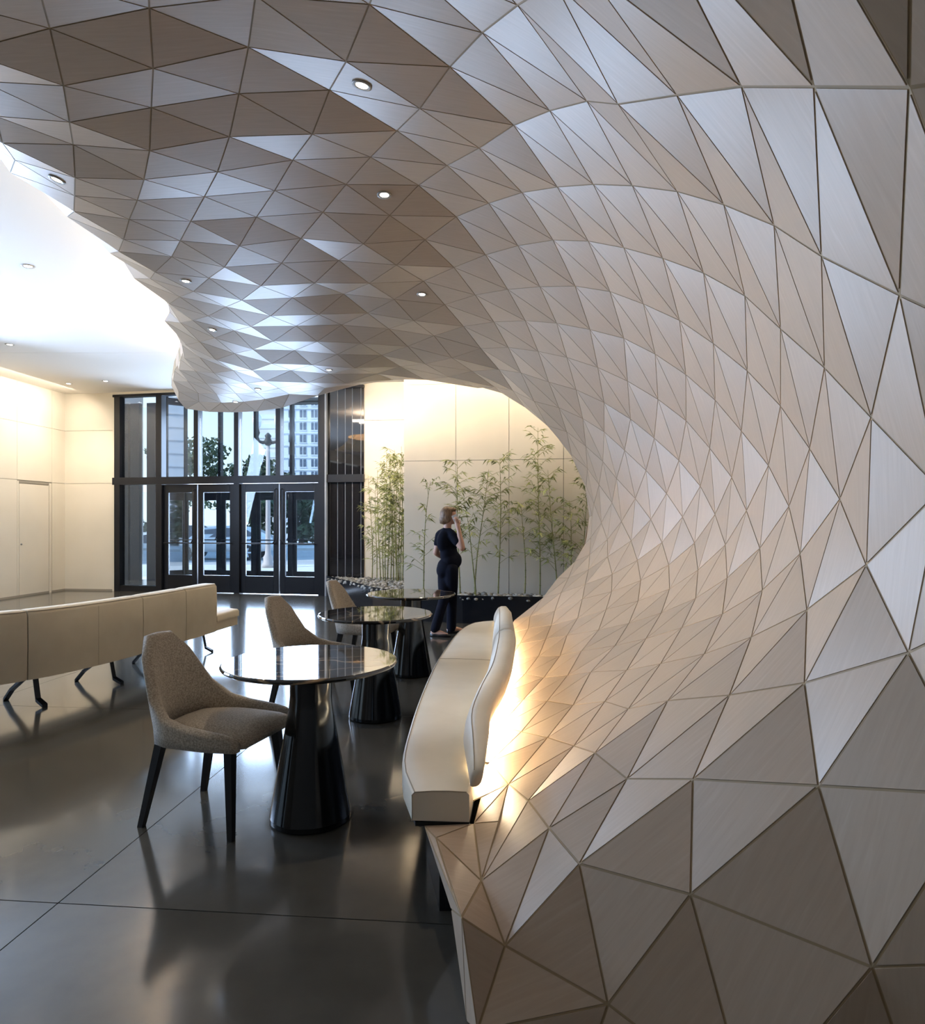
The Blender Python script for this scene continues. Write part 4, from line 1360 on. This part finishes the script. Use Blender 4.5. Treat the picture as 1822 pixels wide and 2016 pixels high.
# timber ledge the strip sits on
bm = bmesh.new()
secs = []
for i in range(3, 41):
    d = (back[i] - front[i]).normalized()
    q0, q1 = back[i] + d * 0.002, back[i] + d * 0.34
    secs.append([q0 + Vector((0, 0, 0.375)) - CO, q1 + Vector((0, 0, 0.37)) - CO, q1 + Vector((0, 0, 0.35)) - CO, q0 + Vector((0, 0, 0.332)) - CO])
loft(bm, secs)
obj('ledge', bm, 'oak', canopy)
# glowing strip between bench and panelling
bm = bmesh.new()
secs = []
for i in range(2, 40):
    b = back[i]
    d = (back[i] - front[i]).normalized()
    p0 = b + d * 0.004 + Vector((0, 0, 0.455))
    secs.append([p0 - BO, p0 + d * 0.022 - BO, p0 + d * 0.022 + Vector((0, 0, -0.02)) - BO, p0 + Vector((0, 0, -0.02)) - BO])
loft(bm, secs)
obj('light_strip', bm, 'led', bench)

# ------------------------------------------------------------------ cafe tables
def cafe_table(x, y, label, rz):
    root = empty('cafe_table', (x, y, 0), rz)
    tag(root, label, 'table', 'round marble cafe tables')
    bm = bmesh.new()
    lathe(bm, [(0.185, 0), (0.196, 0.008), (0.196, 0.03), (0.104, 0.55), (0.100, 0.60), (0.100, 0.745)], 56)
    smooth_angle(obj('pedestal', bm, 'lacquer', root), 8)
    bm = bmesh.new()
    lathe(bm, [(0.14, 0.742), (0.14, 0.748)], 40)
    obj('collar', bm, 'steel', root)
    bm = bmesh.new()
    lathe(bm, [(0.405, 0.748), (0.42, 0.756), (0.424, 0.764), (0.42, 0.771), (0.414, 0.773)], 72)
    smooth_angle(obj('table_top', bm, 'marble', root), 12)


cafe_table(-0.745, 3.29, 'black marble cafe table in front of the taupe chair, closest to the bench end', 0.2)
cafe_table(-0.648, 5.0, 'middle black marble cafe table of the row beside the bench', 1.3)
cafe_table(-0.49, 6.4, 'farthest black marble cafe table, next to the woman', 2.4)


# ------------------------------------------------------------------ chairs
def chair(x, y, rz, label):
    root = empty('side_chair', (x, y, 0), rz)
    tag(root, label, 'chair', 'taupe chairs at the cafe tables')
    # shell: a U of side, back, side; local +x is the front
    W, D = 0.225, 0.235
    pth = []
    N = 12
    for i in range(N + 1):
        t = i / N
        pth.append((D + 0.045 - t * 0.36, -W - 0.01 * math.sin(t * 3.1), 0))
    for k in range(1, 8):
        a = math.pi * k / 8
        pth.append((-0.09 - 0.125 * math.sin(a), -W * math.cos(a) * 0.985, 0))
    pth += [(p[0], -p[1], 0) for p in pth[:N + 1][::-1]]
    # arc positions
    L = [0.0]
    for a, b in zip(pth, pth[1:]):
        L.append(L[-1] + math.hypot(a[0] - b[0], a[1] - b[1]))
    tot = L[-1]
    secs = []
    for i, p in enumerate(pth):
        f = L[i] / tot
        g = min(f, 1 - f)
        ztop = interp([(0, 0.465), (0.05, 0.488), (0.22, 0.512), (0.28, 0.535), (0.315, 0.58), (0.345, 0.67), (0.37, 0.775), (0.39, 0.845), (0.405, 0.872), (0.43, 0.882), (0.5, 0.886)], g)
        th = interp([(0, 0.030), (0.1, 0.045), (0.3, 0.052), (0.5, 0.05)], g)
        q = pth[min(i + 1, len(pth) - 1)]
        pr = pth[max(i - 1, 0)]
        d = Vector((q[0] - pr[0], q[1] - pr[1], 0)).normalized()
        n = Vector((d.y, -d.x, 0))       # outwards
        zb = 0.408

        def at(z, o_):
            hgt = max(0.0, z - 0.45)
            base = Vector((p[0], p[1], 0)) + n * o_
            back_f = interp([(0, 0.0), (0.22, 0.25), (0.32, 1.0), (0.5, 1.0)], g)
            base.x -= back_f * 0.30 * hgt
            base.y *= 1 - 0.30 * hgt * back_f
            return Vector((base.x, base.y, z))
        h = ztop - zb
        row = [at(zb, 0.008), at(zb + h * 0.35, 0.012), at(zb + h * 0.7, 0.006), at(ztop - 0.016, 0.0), at(ztop - 0.004, -0.006),
               at(ztop, -th * 0.45), at(ztop - 0.005, -th * 0.88), at(ztop - 0.02, -th), at(zb + h * 0.7, -th), at(zb + h * 0.35, -th), at(zb, -th)]
        secs.append(row)
    bm = bmesh.new()
    loft(bm, secs)
    bmesh.ops.subdivide_edges(bm, edges=[], cuts=0)
    obj('shell', bm, 'fabric', root, True)
    bm = bmesh.new()
    secs = []
    for i in range(13):
        t = i / 12
        xx = -0.19 + t * 0.485
        wv = 0.19 + 0.03 * min(1, t * 3) - (0.02 if t > 0.93 else 0)
        crown = 0.036 * math.sin(math.pi * min(1, 0.12 + t * 0.8)) - (0.035 if t > 0.97 else 0.012 if t > 0.9 else 0)
        row = []
        for yv, zz in ((-1, 0.414), (-1.0, 0.448), (-0.92, 0.462 + crown * 0.35), (-0.6, 0.464 + crown * 0.85), (0, 0.466 + crown), (0.6, 0.464 + crown * 0.85), (0.92, 0.462 + crown * 0.35), (1.0, 0.448), (1, 0.414)):
            row.append(Vector((xx, yv * wv, zz)))
        secs.append(row)
    loft(bm, secs)
    obj('seat', bm, 'fabric', root, True)
    for sx_, sy_ in ((1, 1), (1, -1), (-1, 1), (-1, -1)):
        bm = bmesh.new()
        tx, ty = (0.205 if sx_ > 0 else -0.175), 0.188 * sy_
        fx, fy = (0.238 if sx_ > 0 else -0.262), 0.225 * sy_
        for_top, for_bot = 0.021, 0.0135
        v = []
        for cx, cy, z, hw in ((fx, fy, 0.0, for_bot), (tx, ty, 0.415, for_top)):
            v.append([bm.verts.new((cx + a * hw, cy + b * hw, z)) for a, b in ((-1, -1), (1, -1), (1, 1), (-1, 1))])
        for k in range(4):
            bm.faces.new((v[0][k], v[0][(k + 1) % 4], v[1][(k + 1) % 4], v[1][k]))
        bm.faces.new(v[0][::-1])
        bm.faces.new(v[1])
        obj('leg', bm, 'blackwood', root)


chair(-1.215, 3.335, math.radians(-17), 'taupe upholstered chair pulled up to the cafe table at the bench end')
chair(-1.115, 5.06, math.radians(-16), 'taupe upholstered chair at the middle cafe table')
chair(-0.93, 6.46, math.radians(-14), 'taupe upholstered chair at the farthest cafe table, turned towards the woman')

# ------------------------------------------------------------------ curved sofa seen from behind
sofa = empty('curved_sofa', (-3.0, 5.6, 0))
tag(sofa, 'long curved cream leather sofa on black steel legs seen from behind', 'sofa')
SO = sofa.location.copy()
sp = smoothline([(-5.2, 3.55, 0), (-4.5, 3.9, 0), (-3.85, 4.32, 0), (-3.38, 4.72, 0), (-3.13, 5.05, 0), (-2.95, 5.5, 0), (-2.82, 6.0, 0), (-2.71, 6.6, 0), (-2.62, 7.16, 0)], 141)
snm = []
for i in range(141):
    d = (sp[min(i + 1, 140)] - sp[max(i - 1, 0)]).normalized()
    snm.append(Vector((-d.y, d.x, 0)))     # towards the seat side


def sofa_idx(xpix):
    best = min(range(141), key=lambda i: abs((sp[i].x / sp[i].y) * FPX + PX - xpix))
    return best


cuts = [0, 36, sofa_idx(55), sofa_idx(285), sofa_idx(367), 140]
for a, b in zip(cuts, cuts[1:]):
    bm = bmesh.new()
    secs = []
    n_ = max(6, (b - a) // 2)
    for j in range(n_ + 1):
        f = a + (b - a) * j / n_
        i = int(round(f))
        endf = 0.012 if j in (0, n_) else 0.0
        p, n = sp[i], snm[i]
        row = []
        for u, z in ((0.0 + endf, 0.285), (0.0 + endf * 0.6, 0.30), (0.0, 0.55), (0.0 + endf * 0.5, 0.765), (0.012 + endf, 0.788), (0.03, 0.80 - endf * 0.3), (0.13, 0.80 - endf * 0.3), (0.155, 0.786), (0.165, 0.76), (0.165, 0.40), (0.165, 0.285)):
            row.append(p + n * u + Vector((0, 0, z)) - SO)
        if j == 0:
            row = [v + (sp[min(i + 1, 140)] - sp[i]).normalized() * 0.004 for v in row]
        if j == n_:
            row = [v - (sp[i] - sp[i - 1]).normalized() * 0.004 for v in row]
        secs.append(row)
    loft(bm, secs)
    o = obj('back_cushion', bm, 'sofa', sofa)
    smooth_angle(o, 45)
    bm = bmesh.new()
    tube(bm, [s[4] for s in secs], 0.004, 5)
    obj('piping', bm, 'seam', o)
bm = bmesh.new()
i = sofa_idx(195)
tube(bm, [sp[i] - snm[i] * 0.0003 + Vector((0, 0, z)) - SO for z in (0.29, 0.55, 0.77)], 0.0015, 4)
obj('back_seam', bm, 'seam', sofa)
# seat cushions, one module running past the end of the back
ext = [sp[140] + (sp[140] - sp[138]).normalized() * 0.48 * k / 5 for k in range(6)]
allp = [sp[i] for i in range(0, 141, 4)] + ext[1:]
alln = [snm[i] for i in range(0, 141, 4)] + [snm[140]] * 5


def seat_run(i0, i1, name, prof, material):
    bm = bmesh.new()
    secs = []
    for i in range(i0, i1 + 1):
        secs.append([allp[i] + alln[i] * u + Vector((0, 0, z)) - SO for u, z in prof])
    loft(bm, secs)
    o_ = obj(name, bm, material, sofa)
    smooth_angle(o_, 50)
    return o_


top = ((0.17, 0.385), (0.17, 0.44), (0.19, 0.462), (0.30, 0.472), (0.62, 0.472), (0.76, 0.455), (0.78, 0.43), (0.775, 0.385))
topx = ((-0.0, 0.385), (0.0, 0.44), (0.02, 0.462), (0.15, 0.472), (0.62, 0.472), (0.76, 0.455), (0.78, 0.43), (0.775, 0.385))
for a, b in ((0, 9), (9, 18), (18, 27), (27, 35)):
    seat_run(a, b, 'seat_cushion', top, 'sofa')
seat_run(35, 40, 'seat_cushion', topx, 'sofa')
seat_run(0, 35, 'seat_base', ((0.168, 0.285), (0.168, 0.38), (0.74, 0.38), (0.74, 0.285)), 'sofa')
seat_run(35, 40, 'seat_base', ((0.02, 0.285), (0.02, 0.38), (0.74, 0.38), (0.74, 0.285)), 'sofa')
seat_run(0, 39, 'base_rail', ((0.30, 0.235), (0.30, 0.284), (0.42, 0.284), (0.42, 0.235)), 'frame')
for i in (3, 10, 15, 20, 26, 32, 38):
    p, n = allp[i], alln[i]
    d = (allp[min(i + 1, len(allp) - 1)] - allp[i - 1]).normalized()
    bm = bmesh.new()
    for a, b, za, zb in ((0.34, 0.30, 0.25, 0.05), (0.30, 0.22, 0.05, 0.012), (0.40, 0.62, 0.25, 0.10), (0.62, 0.70, 0.10, 0.012)):
        secs = []
        for u, z in ((a, za), (b, zb)):
            c = p + n * u + Vector((0, 0, z)) - SO
            secs.append([c - d * 0.022 + Vector((0, 0, -0.012)), c + d * 0.022 + Vector((0, 0, -0.012)), c + d * 0.022 + Vector((0, 0, 0.012)), c - d * 0.022 + Vector((0, 0, 0.012))])
        loft(bm, secs)
    obj('leg', bm, 'frame', sofa)

# ------------------------------------------------------------------ woman on the phone
def blob_mesh(name, build, voxel, material, parent, smooth_it=6):
    bm = bmesh.new()
    build(bm)
    me = bpy.data.meshes.new(name + '_raw')
    bm.to_mesh(me)
    bm.free()
    o_ = bpy.data.objects.new(name + '_raw', me)
    COL.objects.link(o_)
    md = o_.modifiers.new('r', 'REMESH')
    md.mode = 'VOXEL'
    md.voxel_size = voxel
    ms = o_.modifiers.new('s', 'SMOOTH')
    ms.iterations = smooth_it
    ms.factor = 0.5
    dg = bpy.context.evaluated_depsgraph_get()
    m2 = bpy.data.meshes.new_from_object(o_.evaluated_get(dg))
    bpy.data.objects.remove(o_)
    m2.name = name
    m2.polygons.foreach_set('use_smooth', [True] * len(m2.polygons))
    m2.materials.clear()
    m2.materials.append(M[material])
    return link(name, m2, parent)


WY = 8.72
woman = empty('person', (-0.18, WY, 0))
tag(woman, 'person in navy top and dark trousers holding a phone to the ear', 'person')
S = WY / FPX


def wp(x, y, dy=0.0):
    """point of the figure from its pixel, relative to the figure's origin"""
    Y = WY + dy
    v = px(x, y, Y)
    return Vector((v.x + 0.18, dy, v.z))


def chain(bm, pts, rad, seg=12):
    tube(bm, pts, rad, seg)
    for p, r in zip(pts, rad):
        ellipsoid(bm, p, (r, r, r), 2)


neck0, neck1 = wp(880, 1047), wp(882, 1030)
hc = wp(885, 1016)
# shoulders: right shoulder towards the camera, the left one away from it
shR, shL = wp(892, 1056, -0.10), wp(866, 1054, 0.12)
elR, wrR, haR = wp(910, 1079, -0.20), wp(904, 1046, -0.13), wp(901, 1034, -0.10)
elL, wrL = wp(859, 1088, 0.10), wp(872, 1098, 0.26)
hipR, hipL = wp(889, 1122, -0.08), wp(876, 1122, 0.08)
knR, anR = wp(890, 1180, 0.02), wp(889, 1237, 0.05)
knL, anL = wp(874, 1182, -0.10), wp(857, 1238, -0.20)


def body(bm):
    chain(bm, [neck0 + Vector((0, 0, -0.04)), neck1], [0.056, 0.050])
    ellipsoid(bm, hc + Vector((0.005, 0, 0.0)), (0.090, 0.074, 0.112), 3)
    ellipsoid(bm, hc + Vector((0.050, 0.012, -0.055)), (0.052, 0.050, 0.052), 2)      # jaw and chin
    chain(bm, [hc + Vector((0.082, 0.02, 0.005)), hc + Vector((0.108, 0.026, -0.022))], [0.012, 0.014])   # nose
    ellipsoid(bm, hc + Vector((0.088, 0.022, -0.058)), (0.018, 0.024, 0.012), 2)     # lips
    ellipsoid(bm, hc + Vector((0.004, -0.078, -0.012)), (0.018, 0.010, 0.028), 2)    # ear
    tr0, tr1 = wp(880, 1066), wp(882, 1118)
    chain(bm, [neck0 + Vector((0, 0, -0.05)), tr0, tr1], [0.06, 0.075, 0.085])
    chain(bm, [shL, tr0 + Vector((0, 0, 0.06)), shR], [0.048, 0.06, 0.048])
    chain(bm, [tr1, hipR, knR, anR], [0.06, 0.05, 0.045, 0.036])
    chain(bm, [tr1, hipL, knL, anL], [0.06, 0.05, 0.045, 0.036])
    chain(bm, [shR, elR], [0.050, 0.042])
    chain(bm, [elR, elR.lerp(wrR, 0.35), wrR], [0.042, 0.041, 0.029])
    chain(bm, [shL, elL], [0.048, 0.041])
    chain(bm, [elL, elL.lerp(wrL, 0.4), wrL], [0.041, 0.038, 0.027])
    chain(bm, [wrL, wrL + Vector((0.06, 0.03, -0.02))], [0.028, 0.026])
    for a, ln in ((0.3, 0.055), (0.1, 0.065), (-0.1, 0.06), (-0.3, 0.05)):
        q = wrL + Vector((0.075, 0.03, -0.02 + a * 0.06))
        chain(bm, [q, q + Vector((ln * 0.6, 0.01, a * 0.02)), q + Vector((ln, 0.03, -0.01))], [0.010, 0.009, 0.008], 8)
    # right hand folded round the phone
    chain(bm, [wrR, haR], [0.029, 0.034])
    ellipsoid(bm, haR + Vector((-0.006, 0.0, 0.012)), (0.030, 0.020, 0.042), 2)
    for k, (dx, ln) in enumerate(((0.020, 0.060), (0.007, 0.070), (-0.006, 0.066), (-0.018, 0.052))):
        q = haR + Vector((dx, -0.012, 0.040))
        chain(bm, [q, q + Vector((-0.012, -0.004, ln * 0.55)), q + Vector((-0.032, 0.014, ln * 0.95))], [0.0105, 0.0095, 0.008], 8)
    q = haR + Vector((0.026, 0.006, 0.010))
    chain(bm, [q, q + Vector((0.012, 0.010, 0.032)), q + Vector((0.004, 0.018, 0.06))], [0.012, 0.0105, 0.009], 8)
    for an, d in ((anR, Vector((1, 0.15, 0))), (anL, Vector((0.93, -0.35, 0)))):
        chain(bm, [an + Vector((0, 0, 0.03)), Vector((an.x, an.y, 0.06))], [0.036, 0.038])
        d = d.normalized()
        chain(bm, [Vector((an.x, an.y, 0.042)) - d * 0.03, Vector((an.x, an.y, 0.045)) + d * 0.07, Vector((an.x, an.y, 0.028)) + d * 0.16], [0.036, 0.036, 0.024])


body_o = blob_mesh('body', body, 0.0085, 'skin', woman, 4)


def top_garment(bm):
    ch, wa, be = wp(880, 1066), wp(884, 1090), wp(888, 1106)
    rt = Matrix.Rotation(math.radians(52), 4, 'Z')
    ellipsoid(bm, ch + Vector((0, 0, 0.0)), (0.165, 0.110, 0.165), 3, rt)
    ellipsoid(bm, ch + Vector((0.055, 0.02, -0.03)), (0.095, 0.12, 0.085), 3)
    ellipsoid(bm, wa, (0.130, 0.105, 0.16), 3, rt)
    ellipsoid(bm, be, (0.145, 0.12, 0.13), 3, rt)
    ellipsoid(bm, be + Vector((0.055, 0.01, 0.02)), (0.09, 0.09, 0.11), 3)
    chain(bm, [shL + Vector((0.01, -0.02, 0.015)), ch + Vector((0, 0, 0.13)), shR + Vector((-0.01, 0.02, 0.02))], [0.060, 0.070, 0.062])
    chain(bm, [shR, shR.lerp(elR, 0.50)], [0.064, 0.060])
    chain(bm, [shL, shL.lerp(elL, 0.48)], [0.062, 0.058])


blob_mesh('top', top_garment, 0.011, 'navy', woman, 8)


def trousers(bm):
    pv = wp(882, 1118)
    rt = Matrix.Rotation(math.radians(52), 4, 'Z')
    ellipsoid(bm, pv, (0.155, 0.135, 0.15), 3, rt)
    ellipsoid(bm, pv + Vector((-0.06, 0.0, -0.03)), (0.09, 0.135, 0.11), 3)
    chain(bm, [hipR, hipR.lerp(knR, 0.5), knR, knR.lerp(anR, 0.6), anR], [0.095, 0.086, 0.070, 0.066, 0.064])
    chain(bm, [hipL, hipL.lerp(knL, 0.5), knL, knL.lerp(anL, 0.6), anL], [0.095, 0.086, 0.070, 0.066, 0.062])


blob_mesh('trousers', trousers, 0.012, 'navy', woman, 8)


def hair(bm):
    ellipsoid(bm, hc + Vector((-0.026, 0.0, 0.018)), (0.098, 0.090, 0.112), 3)
    ellipsoid(bm, hc + Vector((-0.060, 0.0, -0.045)), (0.072, 0.084, 0.070), 3)
    ellipsoid(bm, hc + Vector((-0.020, -0.070, -0.02)), (0.050, 0.024, 0.075), 2)
    ellipsoid(bm, hc + Vector((-0.090, 0.02, -0.082)), (0.040, 0.060, 0.024), 2)
    ellipsoid(bm, hc + Vector((0.035, 0.0, 0.082)), (0.060, 0.070, 0.036), 2)


blob_mesh('hair', hair, 0.009, 'hair', woman, 3)
for an, d in ((anR, Vector((1, 0.15, 0))), (anL, Vector((0.93, -0.35, 0)))):
    d = d.normalized()
    sd = Vector((-d.y, d.x, 0))
    bm = bmesh.new()
    secs = []
    for t, w, h in ((-0.062, 0.016, 0.045), (-0.05, 0.032, 0.062), (0.0, 0.036, 0.050), (0.06, 0.040, 0.034), (0.12, 0.043, 0.040), (0.17, 0.036, 0.040), (0.20, 0.022, 0.032), (0.212, 0.008, 0.022)):
        c = Vector((an.x, an.y, 0)) + d * t
        secs.append([c + sd * w * a + Vector((0, 0, z)) for a, z in ((-0.85, 0.0), (-1, 0.010), (-0.92, h * 0.8), (-0.5, h), (0.5, h), (0.92, h * 0.8), (1, 0.010), (0.85, 0.0))])
    loft(bm, secs)
    obj('shoe', bm, 'shoe', woman, True)
ph = haR + Vector((-0.012, 0.010, 0.072)) + Vector((-0.18, WY, 0))
phone = box('mobile_phone', -0.034, 0.034, -0.005, 0.005, -0.065, 0.065, 'phone', None, 0.004, 2)
phone.location = ph + Vector((-0.008, 0.0, 0.0))
phone.rotation_euler = (math.radians(-6), math.radians(-24), math.radians(10))
tag(phone, 'pale mobile phone held against the ear', 'phone')
